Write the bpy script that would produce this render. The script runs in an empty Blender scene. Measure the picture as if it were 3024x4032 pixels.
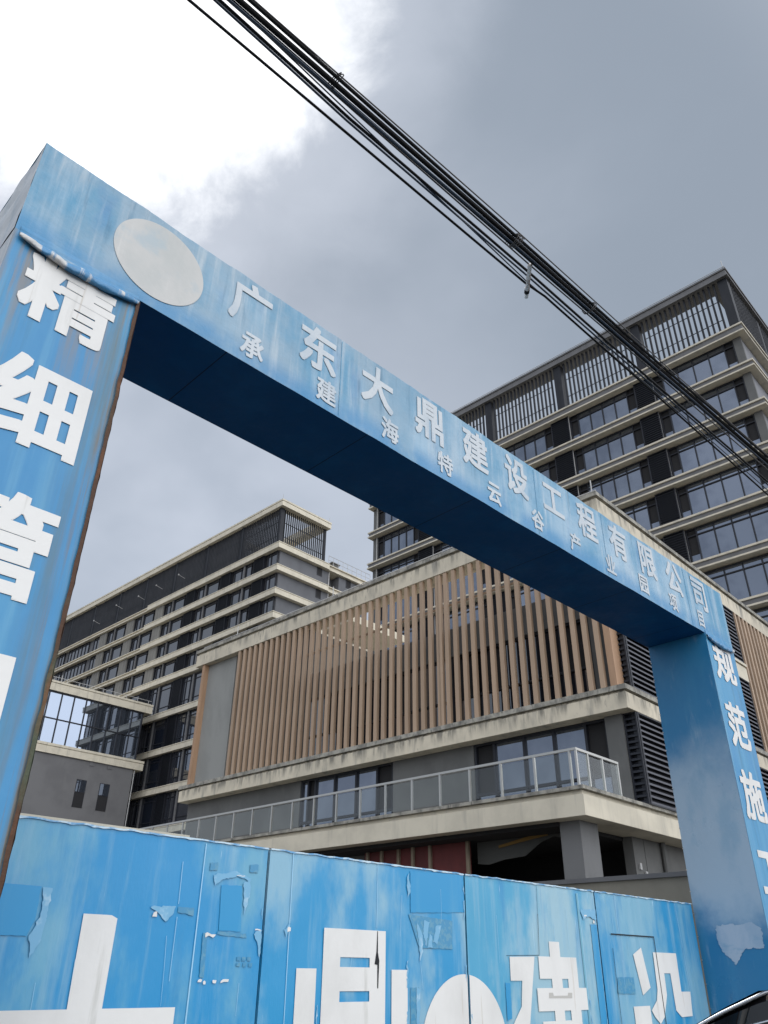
import bpy, math, random
from mathutils import Vector, Matrix, noise as mnoise
R = math.radians
random.seed(7)
SC = bpy.context.scene
COL = SC.collection

# ------------------------------------------------------------------ camera
EYE = 1.6
PITCH, ROLL = R(30.6349), R(0.7079)
YG, YB = R(44.3541), R(43.6313)          # yaw of the gate and of the buildings
cam = bpy.data.cameras.new('camera')
cam.sensor_fit = 'VERTICAL'; cam.sensor_height = 36.0
cam.lens = 3062.58 / 4032 * 36.0
cam.clip_start = 0.05; cam.clip_end = 5000
co = bpy.data.objects.new('camera', cam); COL.objects.link(co)
cp, sp, cr, sr = math.cos(PITCH), math.sin(PITCH), math.cos(ROLL), math.sin(ROLL)
c_r = Vector((1, 0, 0)); c_f = Vector((0, cp, sp)); c_u = Vector((0, -sp, cp))
r2 = c_r * cr + c_u * sr; u2 = -c_r * sr + c_u * cr
co.matrix_world = Matrix(((r2.x, u2.x, -c_f.x, 0), (r2.y, u2.y, -c_f.y, 0), (r2.z, u2.z, -c_f.z, EYE), (0, 0, 0, 1)))
SC.camera = co

# ------------------------------------------------------------------ exposure
SC.view_settings.view_transform = 'Standard'
SC.view_settings.look = 'None'
SC.view_settings.exposure = 0.0
SC.view_settings.gamma = 1.0
SC.cycles.max_bounces = 8

# ------------------------------------------------------------------ sun and sky
SUN_DIR = Vector((-0.281, 0.474, 0.835)).normalized()      # behind the white cloud
sun_el = math.asin(SUN_DIR.z); sun_rot = math.atan2(SUN_DIR.x, SUN_DIR.y)
sl = bpy.data.lights.new('sun', 'SUN'); sl.energy = 0.6; sl.angle = R(20); sl.color = (1.0, 0.96, 0.9)
so = bpy.data.objects.new('sun', sl); COL.objects.link(so)
so.rotation_euler = SUN_DIR.to_track_quat('Z', 'Y').to_euler()

W = bpy.data.worlds.new('World'); SC.world = W; W.use_nodes = True
nt = W.node_tree; N = nt.nodes; L = nt.links; N.clear()
def nd(t, **k):
    n = N.new(t)
    for a, b in k.items(): setattr(n, a, b)
    return n
def mth(op, a, b=None, c=None):
    n = nd('ShaderNodeMath', operation=op)
    for i, v in enumerate((a, b, c)):
        if v is None: continue
        if isinstance(v, (int, float)): n.inputs[i].default_value = v
        else: L.new(v, n.inputs[i])
    return n.outputs[0]
def smooth(v, lo, hi):
    n = nd('ShaderNodeMapRange', interpolation_type='SMOOTHSTEP'); L.new(v, n.inputs[0])
    n.inputs[1].default_value = lo; n.inputs[2].default_value = hi
    return n.outputs[0]
tc = nd('ShaderNodeTexCoord'); DIRV = tc.outputs['Generated']
def dot(vec):
    n = nd('ShaderNodeVectorMath', operation='DOT_PRODUCT'); L.new(DIRV, n.inputs[0]); n.inputs[1].default_value = vec
    return n.outputs['Value']
def cloudnoise(scale, detail, rough, loc=(0, 0, 0), sc=(1, 1, 1), dist=0.0):
    m = nd('ShaderNodeMapping'); L.new(DIRV, m.inputs[0]); m.inputs['Location'].default_value = loc; m.inputs['Scale'].default_value = sc
    n = nd('ShaderNodeTexNoise'); L.new(m.outputs[0], n.inputs['Vector'])
    n.inputs['Scale'].default_value = scale; n.inputs['Detail'].default_value = detail; n.inputs['Roughness'].default_value = rough
    n.inputs['Distortion'].default_value = dist
    return n.outputs['Fac']
def mixc(f, a, b):
    n = nd('ShaderNodeMix', data_type='RGBA'); 
    if isinstance(f, float): n.inputs[0].default_value = f
    else: L.new(f, n.inputs[0])
    for i, v in ((6, a), (7, b)):
        if isinstance(v, tuple): n.inputs[i].default_value = (*v, 1)
        else: L.new(v, n.inputs[i])
    return n.outputs[2]
sky = nd('ShaderNodeTexSky', sky_type='NISHITA', sun_disc=False, sun_elevation=sun_el, sun_rotation=sun_rot)
skys = nd('ShaderNodeVectorMath', operation='SCALE'); L.new(sky.outputs[0], skys.inputs[0]); skys.inputs['Scale'].default_value = 0.10
big = cloudnoise(2.1, 5, 0.5, (3.1, 1.7, 0.4), (1, 1, 1.5), 0.2)
fine = cloudnoise(7.0, 7, 0.6, (0.3, 5.2, 2.4), (1, 1, 1.3), 0.3)
grey = mixc(smooth(big, 0.34, 0.66), (0.41, 0.47, 0.56), (0.61, 0.665, 0.765))
dk = mth('MULTIPLY', smooth(dot((0.36, 0.50, 0.79)), 0.74, 0.97), mth('MULTIPLY_ADD', big, -0.9, 1.3))
grey = mixc(dk, grey, (0.325, 0.38, 0.455))
# the bright opening in the cloud deck, upper left, with a ragged edge
edge = mth('ADD', mth('MULTIPLY', mth('SUBTRACT', fine, 0.5), 0.24), mth('MULTIPLY', mth('SUBTRACT', big, 0.5), 0.20))
g1 = mth('ADD', dot((-0.289, 0.384, 0.877)), mth('MULTIPLY', edge, 0.22))
white = smooth(g1, 0.9580, 0.9850)
soft = smooth(g1, 0.90, 0.972)
c1 = mixc(mth('MULTIPLY', soft, 0.45), grey, (0.75, 0.80, 0.90))
c2 = mixc(white, c1, (1.45, 1.47, 1.5))
# unseen sky behind and right of the viewer, brightened to light gate and facades
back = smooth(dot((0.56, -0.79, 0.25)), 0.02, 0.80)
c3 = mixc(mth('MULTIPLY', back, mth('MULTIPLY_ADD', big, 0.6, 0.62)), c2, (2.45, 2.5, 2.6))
low = smooth(dot((0, 0, 1)), -0.02, 0.0)
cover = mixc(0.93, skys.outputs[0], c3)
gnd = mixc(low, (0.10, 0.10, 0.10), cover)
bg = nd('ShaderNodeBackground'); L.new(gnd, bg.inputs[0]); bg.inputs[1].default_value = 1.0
ow = nd('ShaderNodeOutputWorld'); L.new(bg.outputs[0], ow.inputs[0])

# ------------------------------------------------------------------ materials
MATS = {}
def mat(name, base, rough=0.6, metal=0.0, layers=(), bump=None, ior=None, spec=None, rvar=None, seams=None, rnd=0.0):
    """layers: (colour, scale, lo, hi, (sx,sy,sz), amount, seed) noise-driven wear laid over the base colour"""
    m = bpy.data.materials.new(name); m.use_nodes = True
    t = m.node_tree; n = t.nodes; l = t.links
    b = n['Principled BSDF']
    b.inputs['Roughness'].default_value = rough; b.inputs['Metallic'].default_value = metal
    if ior: b.inputs['IOR'].default_value = ior
    if spec is not None: b.inputs['Specular IOR Level'].default_value = spec
    cur = None
    tcn = n.new('ShaderNodeTexCoord')
    def noisefac(scale, sc, seed, detail=6, dist=0.0):
        mp = n.new('ShaderNodeMapping'); l.new(tcn.outputs['Object'], mp.inputs[0])
        mp.inputs['Scale'].default_value = sc; mp.inputs['Location'].default_value = (seed * 3.1, seed * 1.7, seed * 2.3)
        no = n.new('ShaderNodeTexNoise'); l.new(mp.outputs[0], no.inputs['Vector'])
        no.inputs['Scale'].default_value = scale; no.inputs['Detail'].default_value = detail; no.inputs['Distortion'].default_value = dist
        no.inputs['Roughness'].default_value = 0.6
        return no.outputs['Fac']
    for lay in layers:
        (col, scale, lo, hi, sc, amt, seed) = lay[:7]
        f = noisefac(scale, sc, seed)
        mr = n.new('ShaderNodeMapRange'); mr.interpolation_type = 'SMOOTHSTEP'; l.new(f, mr.inputs[0])
        mr.inputs[1].default_value = lo; mr.inputs[2].default_value = hi; mr.inputs[4].default_value = amt
        fac = mr.outputs[0]
        if len(lay) > 7:                              # keep this wear to a zone: (axis, a0, a1, b1, b0, wobble)
            ax, a0, a1, b1, b0, wob = lay[7]
            sx = n.new('ShaderNodeSeparateXYZ'); l.new(tcn.outputs['Object'], sx.inputs[0])
            wn = noisefac(1.3, (1, 1, 1), seed + 20)
            ad = n.new('ShaderNodeMath'); ad.operation = 'MULTIPLY_ADD'; l.new(wn, ad.inputs[0]); ad.inputs[1].default_value = wob; l.new(sx.outputs[ax], ad.inputs[2])
            sb = n.new('ShaderNodeMath'); sb.operation = 'SUBTRACT'; l.new(ad.outputs[0], sb.inputs[0]); sb.inputs[1].default_value = wob * .5
            for (e0, e1) in ((a0, a1), (b0, b1)):
                r_ = n.new('ShaderNodeMapRange'); r_.interpolation_type = 'SMOOTHSTEP'; l.new(sb.outputs[0], r_.inputs[0])
                r_.inputs[1].default_value = min(e0, e1); r_.inputs[2].default_value = max(e0, e1)
                if e0 > e1: r_.inputs[3].default_value = 1.0; r_.inputs[4].default_value = 0.0
                mu = n.new('ShaderNodeMath'); mu.operation = 'MULTIPLY'; l.new(fac, mu.inputs[0]); l.new(r_.outputs[0], mu.inputs[1]); fac = mu.outputs[0]
        mx = n.new('ShaderNodeMix'); mx.data_type = 'RGBA'; l.new(fac, mx.inputs[0])
        if cur is None: mx.inputs[6].default_value = (*base, 1)
        else: l.new(cur, mx.inputs[6])
        mx.inputs[7].default_value = (*col, 1)
        cur = mx.outputs[2]
    if seams:                                        # thin lines at fixed places along one axis: (axis, [positions], width, colour)
        ax, pos, w, colr = seams
        sx = n.new('ShaderNodeSeparateXYZ'); l.new(tcn.outputs['Object'], sx.inputs[0])
        for p in pos:
            cm = n.new('ShaderNodeMath'); cm.operation = 'COMPARE'; l.new(sx.outputs[ax], cm.inputs[0]); cm.inputs[1].default_value = p; cm.inputs[2].default_value = w
            mx = n.new('ShaderNodeMix'); mx.data_type = 'RGBA'; l.new(cm.outputs[0], mx.inputs[0])
            if cur is None: mx.inputs[6].default_value = (*base, 1)
            else: l.new(cur, mx.inputs[6])
            mx.inputs[7].default_value = (*colr, 1); cur = mx.outputs[2]
    if rnd:                                          # each piece its own tone
        oi = n.new('ShaderNodeObjectInfo'); vm = n.new('ShaderNodeMath'); vm.operation = 'MULTIPLY_ADD'
        l.new(oi.outputs['Random'], vm.inputs[0]); vm.inputs[1].default_value = rnd; vm.inputs[2].default_value = 1 - rnd / 2
        sv = n.new('ShaderNodeVectorMath'); sv.operation = 'SCALE'; l.new(vm.outputs[0], sv.inputs['Scale'])
        if cur is None: sv.inputs[0].default_value = base
        else: l.new(cur, sv.inputs[0])
        cur = sv.outputs[0]
    if cur is None: b.inputs['Base Color'].default_value = (*base, 1)
    else: l.new(cur, b.inputs['Base Color'])
    if rvar:
        f = noisefac(rvar[0], rvar[3] if len(rvar) > 3 else (1, 1, 1), 9)
        mr = n.new('ShaderNodeMapRange'); l.new(f, mr.inputs[0]); mr.inputs[1].default_value = 0.3; mr.inputs[2].default_value = 0.7
        mr.inputs[3].default_value = rvar[1]; mr.inputs[4].default_value = rvar[2]; l.new(mr.outputs[0], b.inputs['Roughness'])
    if bump:
        f = noisefac(bump[0], bump[2] if len(bump) > 2 else (1, 1, 1), 5)
        bp = n.new('ShaderNodeBump'); bp.inputs['Strength'].default_value = bump[1]; bp.inputs['Distance'].default_value = 0.05
        l.new(f, bp.inputs['Height']); l.new(bp.outputs[0], b.inputs['Normal'])
    MATS[name] = m
    return m

ST = (1, 1, 0.09)      # vertical streaks
VB = mat('beam_vinyl', (0.06, 0.27, 0.45), 0.42, layers=[
    ((0.33, 0.49, 0.62), 0.55, 0.40, 0.66, (1, 1, 1.0), 0.85, 1), ((0.44, 0.56, 0.65), 5.0, 0.46, 0.74, ST, 0.75, 2),
    ((0.05, 0.20, 0.44), 3.0, 0.56, 0.75, (1, 1, 0.25), 0.6, 3), ((0.62, 0.68, 0.72), 14, 0.60, 0.78, ST, 0.5, 4), ((0.27, 0.38, 0.47), 1.1, 0.36, 0.60, (1, 1, .6), 0.8, 33, (0, -7.0, -6.8, -3.6, 0.5, 2.0)), ((0.47, 0.55, 0.60), 7.0, 0.50, 0.72, ST, 0.7, 35, (0, -7.0, -6.6, -4.0, -1.0, 1.0)), ((0.025, 0.22, 0.46), 2.0, 0.30, 0.55, (1, 1, .5), 0.75, 37, (2, 6.5, 6.55, 6.66, 6.93, 0.22)), ((0.05, 0.16, 0.27), 9.0, 0.55, 0.72, ST, 0.55, 39, (2, 6.7, 7.2, 7.7, 7.8, 0.4))], bump=(2.2, 0.35, (1, 1, 1.6)), rvar=(1.5, 0.30, 0.55))
VPL = [((0.07, 0.32, 0.54), 0.9, 0.40, 0.65, (1, 1, 0.5), 0.7, 6), ((0.14, 0.38, 0.56), 6.0, 0.5, 0.75, (1, 1, 0.06), 0.5, 7),
    ((0.035, 0.16, 0.25), 5.0, 0.53, 0.74, (1, 1, 0.05), 0.7, 8), ((0.50, 0.68, 0.80), 22, 0.70, 0.76, (1, 1, 0.05), 0.6, 11)]
VP = mat('pillar_vinyl', (0.035, 0.235, 0.48), 0.40, layers=VPL, bump=(1.6, 0.22, (1, 1, 0.5)), rvar=(1.5, 0.3, 0.5))
VPR = mat('rust_streaked_pillar_vinyl', (0.035, 0.235, 0.48), 0.40, layers=VPL + [
    ((0.10, 0.15, 0.15), 9.0, 0.42, 0.66, (1, 1, 0.04), 0.75, 21, (0, -5.72, -5.36, -4.0, -3.0, 0.25)), ((0.17, 0.13, 0.08), 16.0, 0.48, 0.66, (1, 1, 0.03), 0.85, 23, (0, -5.52, -5.34, -4.0, -3.0, 0.12)),
    ((0.26, 0.20, 0.13), 8.0, 0.48, 0.64, (1, 1, 0.05), 0.7, 25, (2, 5.0, 6.3, 6.6, 6.7, 0.3))], bump=(1.6, 0.22, (1, 1, 0.5)), rvar=(1.5, 0.3, 0.5))
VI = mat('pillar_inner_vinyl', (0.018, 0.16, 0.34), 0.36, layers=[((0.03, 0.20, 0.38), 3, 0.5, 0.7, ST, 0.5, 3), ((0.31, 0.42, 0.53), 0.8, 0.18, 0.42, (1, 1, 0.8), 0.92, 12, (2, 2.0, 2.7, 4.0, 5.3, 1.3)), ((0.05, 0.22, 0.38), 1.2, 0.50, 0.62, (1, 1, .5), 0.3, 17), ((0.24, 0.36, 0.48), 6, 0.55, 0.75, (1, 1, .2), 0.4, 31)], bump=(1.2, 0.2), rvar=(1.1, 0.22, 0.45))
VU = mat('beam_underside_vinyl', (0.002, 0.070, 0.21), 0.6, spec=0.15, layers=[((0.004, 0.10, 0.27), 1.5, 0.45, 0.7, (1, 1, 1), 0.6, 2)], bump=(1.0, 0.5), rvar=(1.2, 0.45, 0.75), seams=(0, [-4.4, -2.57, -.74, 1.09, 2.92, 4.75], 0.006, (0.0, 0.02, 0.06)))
VEND = mat('beam_end_vinyl', (0.50, 0.53, 0.56), 0.5, layers=[((0.30, 0.38, 0.46), 2.5, 0.45, 0.7, ST, 0.7, 4)], bump=(2.5, 0.3))
FB_L = [((0.16, 0.40, 0.62), 0.85, 0.44, 0.58, (1, 1, 0.45), 0.95, 1), ((0.25, 0.46, 0.60), 5.5, 0.50, 0.74, (1, 1, 0.07), 0.75, 2),
        ((0.015, 0.23, 0.50), 4.0, 0.54, 0.72, (1, 1, 0.12), 0.6, 3), ((0.55, 0.75, 0.90), 26, 0.69, 0.75, (1, 1, 0.05), 0.7, 14)]
def fence_mat(i, base, fade, seed):
    L2 = [(tuple(fade), a[1], a[2], a[3], a[4], a[5], a[6] + seed) if k == 0 else (*a[:6], a[6] + seed) for k, a in enumerate(FB_L)]
    return mat('fence_vinyl_%s' % i, base, 0.38, layers=L2, bump=(1.5, 0.40, (1, 1, 0.35)), rvar=(1.3, 0.28, 0.5))
FM = [fence_mat('saturated', (0.020, 0.275, 0.57), (0.15, 0.40, 0.56), 0), fence_mat('streaked', (0.024, 0.29, 0.57), (0.25, 0.46, 0.59), 5),
      fence_mat('faded', (0.07, 0.35, 0.56), (0.32, 0.51, 0.60), 9), fence_mat('clean', (0.022, 0.275, 0.55), (0.20, 0.43, 0.57), 13)]
M_SHARD = mat('torn_vinyl_film', (0.17, 0.42, 0.63), 0.35, layers=[((0.42, 0.62, 0.75), 9, 0.5, 0.7, (1, 1, 1), 0.8, 3)])
M_DARKP = mat('fresh_vinyl_patch', (0.020, 0.285, 0.57), 0.35, layers=[((0.10, 0.36, 0.57), 6, 0.5, 0.75, ST, 0.6, 2)])
M_TAPE = mat('old_tape', (0.05, 0.26, 0.46), 0.3, layers=[((0.12, 0.32, 0.45), 20, 0.45, 0.6, (1, 1, 1), 0.8, 2)])
M_RIB = mat('vinyl_seam_light', (0.32, 0.60, 0.80), 0.35)
M_RIBD = mat('vinyl_seam_green', (0.16, 0.40, 0.52), 0.4)
M_EDGEW = mat('vinyl_top_edge', (0.55, 0.70, 0.80), 0.5, layers=[((0.10, 0.33, 0.6), 7, 0.45, 0.6, (1, 1, 1), 0.9, 2)])
M_BLACK = mat('dark_gap', (0.01, 0.012, 0.016), 0.8)
M_WHITE = mat('white_lettering', (0.76, 0.755, 0.735), 0.5, layers=[((0.66, 0.655, 0.635), 1.5, 0.42, 0.68, (1, 1, 0.4), 0.8, 2), ((0.44, 0.44, 0.40), 7, 0.60, 0.78, ST, 0.6, 7), ((0.42, 0.35, 0.25), 11, 0.62, 0.74, (1, 1, .05), 0.55, 17)], bump=(9, 0.06))
M_WHITEB = mat('white_sign_lettering', (0.57, 0.615, 0.65), 0.5, layers=[((0.42, 0.50, 0.57), 3, 0.42, 0.68, (1, 1, 0.4), 0.8, 2), ((0.25, 0.40, 0.54), 38, 0.59, 0.67, (1, 1, 1), 0.6, 7)], bump=(9, 0.06))
M_RUST = mat('rusty_edge_trim', (0.085, 0.042, 0.024), 0.8, layers=[((0.075, 0.095, 0.06), 3, 0.45, 0.62, (1, 1, 0.4), 0.9, 2), ((0.19, 0.075, 0.03), 9, 0.5, 0.7, (1, 1, 0.3), 0.7, 4)], bump=(20, 0.3))
_unused = None and mat('rust_stain', (0.19, 0.19, 0.16), 0.6, layers=[((0.22, 0.13, 0.06), 8, 0.45, 0.65, ST, 0.8, 2)])
M_DISC = mat('stained_white_disc', (0.54, 0.54, 0.525), 0.5, layers=[((0.46, 0.48, 0.47), 1.3, 0.42, 0.62, (1, 1, 0.6), 0.85, 2), ((0.38, 0.47, 0.52), 2.0, 0.54, 0.70, (1, 1, 1), 0.7, 5), ((0.72, 0.71, 0.69), 5.0, 0.55, 0.72, ST, 0.6, 8)], bump=(9, 0.08))
CREAM = mat('cream_render', (0.63, 0.58, 0.47), 0.75, layers=[((0.52, 0.48, 0.39), 0.8, 0.40, 0.66, (1, 1, 1), 0.8, 1), ((0.36, 0.34, 0.29), 2.4, 0.52, 0.74, (1, 1, 0.12), 0.6, 2)], bump=(14, 0.05))
STAIN = mat('stained_cream_render', (0.62, 0.56, 0.445), 0.8, layers=[((0.50, 0.455, 0.365), 0.7, 0.38, 0.64, (1, 1, 1), 0.8, 1), ((0.20, 0.195, 0.18), 1.8, 0.50, 0.72, (1, 1, 0.22), 0.75, 2), ((0.10, 0.10, 0.095), 4.5, 0.60, 0.75, (1, 1, 0.35), 0.7, 3), ((0.13, 0.125, 0.11), 3.2, 0.42, 0.62, (1, 1, 0.16), 0.8, 41, (2, 9.45, 10.0, 10.3, 10.4, 0.5)), ((0.13, 0.125, 0.11), 3.2, 0.46, 0.66, (1, 1, 0.16), 0.75, 43, (2, 17.2, 17.8, 18.2, 18.3, 0.6))], bump=(10, 0.1))
CAPST = mat('weathered_cap', (0.36, 0.345, 0.30), 0.85, layers=[((0.16, 0.155, 0.14), 2.4, 0.40, 0.62, (1, 1, 1), 0.85, 1), ((0.07, 0.07, 0.066), 6.5, 0.52, 0.70, (1, 1, 0.5), 0.8, 3)], bump=(12, 0.15))
CREAML = mat('pale_tower_lip', (0.58, 0.535, 0.44), 0.75, layers=[((0.40, 0.385, 0.335), 1.6, 0.45, 0.7, (1, 1, 0.3), 0.7, 2)])
FASC = mat('grey_fascia', (0.145, 0.145, 0.15), 0.7, layers=[((0.115, 0.115, 0.12), 1.3, 0.4, 0.65, (1, 1, 0.4), 0.8, 2)])
GREYW = mat('grey_render', (0.125, 0.127, 0.125), 0.8, layers=[((0.095, 0.097, 0.096), 0.6, 0.4, 0.65, (1, 1, 1), 0.8, 1), ((0.15, 0.15, 0.145), 3.0, 0.55, 0.75, (1, 1, 0.2), 0.5, 2)], bump=(25, 0.06))
GREYB = mat('annex_grey_render', (0.155, 0.155, 0.16), 0.8, layers=[((0.125, 0.125, 0.13), 0.25, 0.4, 0.65, (1, 1, 1), 0.8, 1), ((0.18, 0.18, 0.18), 1.2, 0.55, 0.75, (1, 1, 0.2), 0.4, 2)], bump=(18, 0.05))
GREYL = mat('blue_grey_render', (0.20, 0.205, 0.225), 0.8, layers=[((0.165, 0.17, 0.185), 0.35, 0.4, 0.65, (1, 1, 0.6), 0.8, 1)], bump=(18, 0.04))
GREYE = mat('end_wall_grey_render', (0.125, 0.13, 0.143), 0.8, layers=[((0.10, 0.104, 0.115), 0.35, 0.4, 0.65, (1, 1, 0.6), 0.8, 1)], bump=(18, 0.04))
GREYP = mat('pale_green_grey_render', (0.27, 0.275, 0.265), 0.85, layers=[((0.225, 0.23, 0.222), 0.7, 0.4, 0.65, (1, 1, 0.6), 0.8, 1)], bump=(22, 0.05))
PIER = mat('beige_pier_panel', (0.205, 0.20, 0.185), 0.8, layers=[((0.165, 0.16, 0.15), 0.8, 0.4, 0.65, (1, 1, 0.5), 0.8, 1)])
WOOD = mat('timber_look_fin', (0.385, 0.275, 0.190), 0.55, rnd=0.2, layers=[((0.31, 0.22, 0.150), 3, 0.4, 0.66, (1, 1, 0.10), 0.8, 1), ((0.44, 0.335, 0.24), 1.2, 0.5, 0.7, (1, 1, 0.4), 0.6, 2)])
WOODL = mat('timber_look_end_panel', (0.40, 0.25, 0.155), 0.6, layers=[((0.32, 0.20, 0.125), 4, 0.4, 0.66, (1, 1, 0.15), 0.8, 1)])
SLAT = mat('charcoal_metal_slat', (0.017, 0.019, 0.025), 0.55, spec=0.3, layers=[((0.027, 0.029, 0.036), 1.5, 0.45, 0.65, (1, 1, 0.3), 0.7, 1)])
LOUV = mat('dark_louver_metal', (0.020, 0.023, 0.031), 0.5, spec=0.3)
LOUVP = mat('violet_grey_louver_metal', (0.075, 0.077, 0.095), 0.45)
FRAME = mat('window_frame_metal', (0.017, 0.019, 0.026), 0.45, spec=0.35)
PIPE = mat('pale_pipe', (0.42, 0.42, 0.42), 0.5)
GLASS = mat('tinted_glass', (0.245, 0.275, 0.330), 0.03, metal=0.88, rnd=0.28, layers=[((0.18, 0.205, 0.255), 0.35, 0.4, 0.62, (1, 1, 1), 0.9, 3)], bump=(0.35, 0.03))
GLASSD = mat('dark_tinted_glass', (0.012, 0.016, 0.026), 0.04, ior=2.35, bump=(0.35, 0.03))
MIRROR = mat('mirror_coated_glass', (0.27, 0.315, 0.39), 0.02, metal=0.92, bump=(0.28, 0.03))
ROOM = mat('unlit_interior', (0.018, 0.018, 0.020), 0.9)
STEEL = mat('brushed_steel', (0.50, 0.49, 0.46), 0.32, metal=0.85)
COLM = mat('column_render', (0.16, 0.163, 0.167), 0.85, layers=[((0.125, 0.127, 0.13), 0.9, 0.4, 0.65, (1, 1, 0.5), 0.8, 1)], bump=(20, 0.06))
SOFF = mat('dark_soffit', (0.10, 0.10, 0.10), 0.8)
RED = mat('red_formwork_board', (0.13, 0.025, 0.025), 0.7, layers=[((0.085, 0.02, 0.02), 1.6, 0.4, 0.65, (1, 1, 0.6), 0.8, 1)])
BATT = mat('raw_timber_batten', (0.26, 0.215, 0.16), 0.8, layers=[((0.17, 0.13, 0.09), 5, 0.4, 0.65, (1, 1, 0.2), 0.8, 1)])
PLAST = mat('torn_plaster_sheet', (0.075, 0.077, 0.073), 0.8, bump=(4, 0.4))
YELL = mat('yellow_strap', (0.22, 0.125, 0.025), 0.6)
ASPH = mat('asphalt', (0.055, 0.055, 0.056), 0.9, layers=[((0.075, 0.074, 0.072), 0.7, 0.4, 0.66, (1, 1, 1), 0.8, 1)], bump=(40, 0.2))
DIRT = mat('site_ground', (0.12, 0.11, 0.095), 0.95, layers=[((0.085, 0.08, 0.07), 0.2, 0.4, 0.66, (1, 1, 1), 0.9, 1)], bump=(8, 0.2))
CABLE = mat('black_cable_sheath', (0.006, 0.006, 0.007), 0.6, spec=0.25)
CABLEB = mat('blue_black_cable_sheath', (0.02, 0.035, 0.06), 0.4)
CABLEG = mat('grey_cable_sheath', (0.075, 0.068, 0.066), 0.5)
INSUL = mat('white_insulator', (0.85, 0.80, 0.77), 0.5, layers=[((0.30, 0.2, 0.16), 8, 0.5, 0.7, (1, 1, 1), 0.8, 2)])
BWALL = mat('beige_wall_render', (0.27, 0.25, 0.205), 0.85, layers=[((0.21, 0.195, 0.16), 0.8, 0.4, 0.65, (1, 1, 0.6), 0.8, 1), ((0.09, 0.085, 0.075), 16, 0.72, 0.78, (1, 1, 1), 0.7, 4)], bump=(18, 0.08))
PAINT = mat('black_car_paint', (0.008, 0.008, 0.010), 0.25)
PAINT.node_tree.nodes['Principled BSDF'].inputs['Coat Weight'].default_value = 1.0
CARGL = mat('car_window_glass', (0.006, 0.007, 0.008), 0.03, ior=1.6)
CHROME = mat('chrome_trim', (0.75, 0.76, 0.78), 0.12, metal=1.0)
TYRE = mat('tyre_rubber', (0.02, 0.02, 0.02), 0.8)
ALLOY = mat('alloy_rim', (0.45, 0.45, 0.47), 0.3, metal=0.9)
LAMP = mat('lamp_lens', (0.35, 0.36, 0.38), 0.15)
# see-through balcony glass
RG = bpy.data.materials.new('balcony_glass'); RG.use_nodes = True
_t = RG.node_tree; _n = _t.nodes; _n.clear()
_tr = _n.new('ShaderNodeBsdfTransparent'); _tr.inputs[0].default_value = (0.93, 0.955, 0.945, 1)
_gl = _n.new('ShaderNodeBsdfGlossy'); _gl.inputs['Roughness'].default_value = 0.03
_lw = _n.new('ShaderNodeLayerWeight'); _lw.inputs[0].default_value = 0.5
_pw = _n.new('ShaderNodeMath'); _pw.operation = 'POWER'; _t.links.new(_lw.outputs['Facing'], _pw.inputs[0]); _pw.inputs[1].default_value = 4.0
_fr = _n.new('ShaderNodeMath'); _fr.operation = 'MULTIPLY_ADD'; _t.links.new(_pw.outputs[0], _fr.inputs[0]); _fr.inputs[1].default_value = 0.6; _fr.inputs[2].default_value = 0.05
_mx = _n.new('ShaderNodeMixShader'); _o = _n.new('ShaderNodeOutputMaterial')
_t.links.new(_fr.outputs[0], _mx.inputs[0]); _t.links.new(_tr.outputs[0], _mx.inputs[1]); _t.links.new(_gl.outputs[0], _mx.inputs[2]); _t.links.new(_mx.outputs[0], _o.inputs[0])

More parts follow.
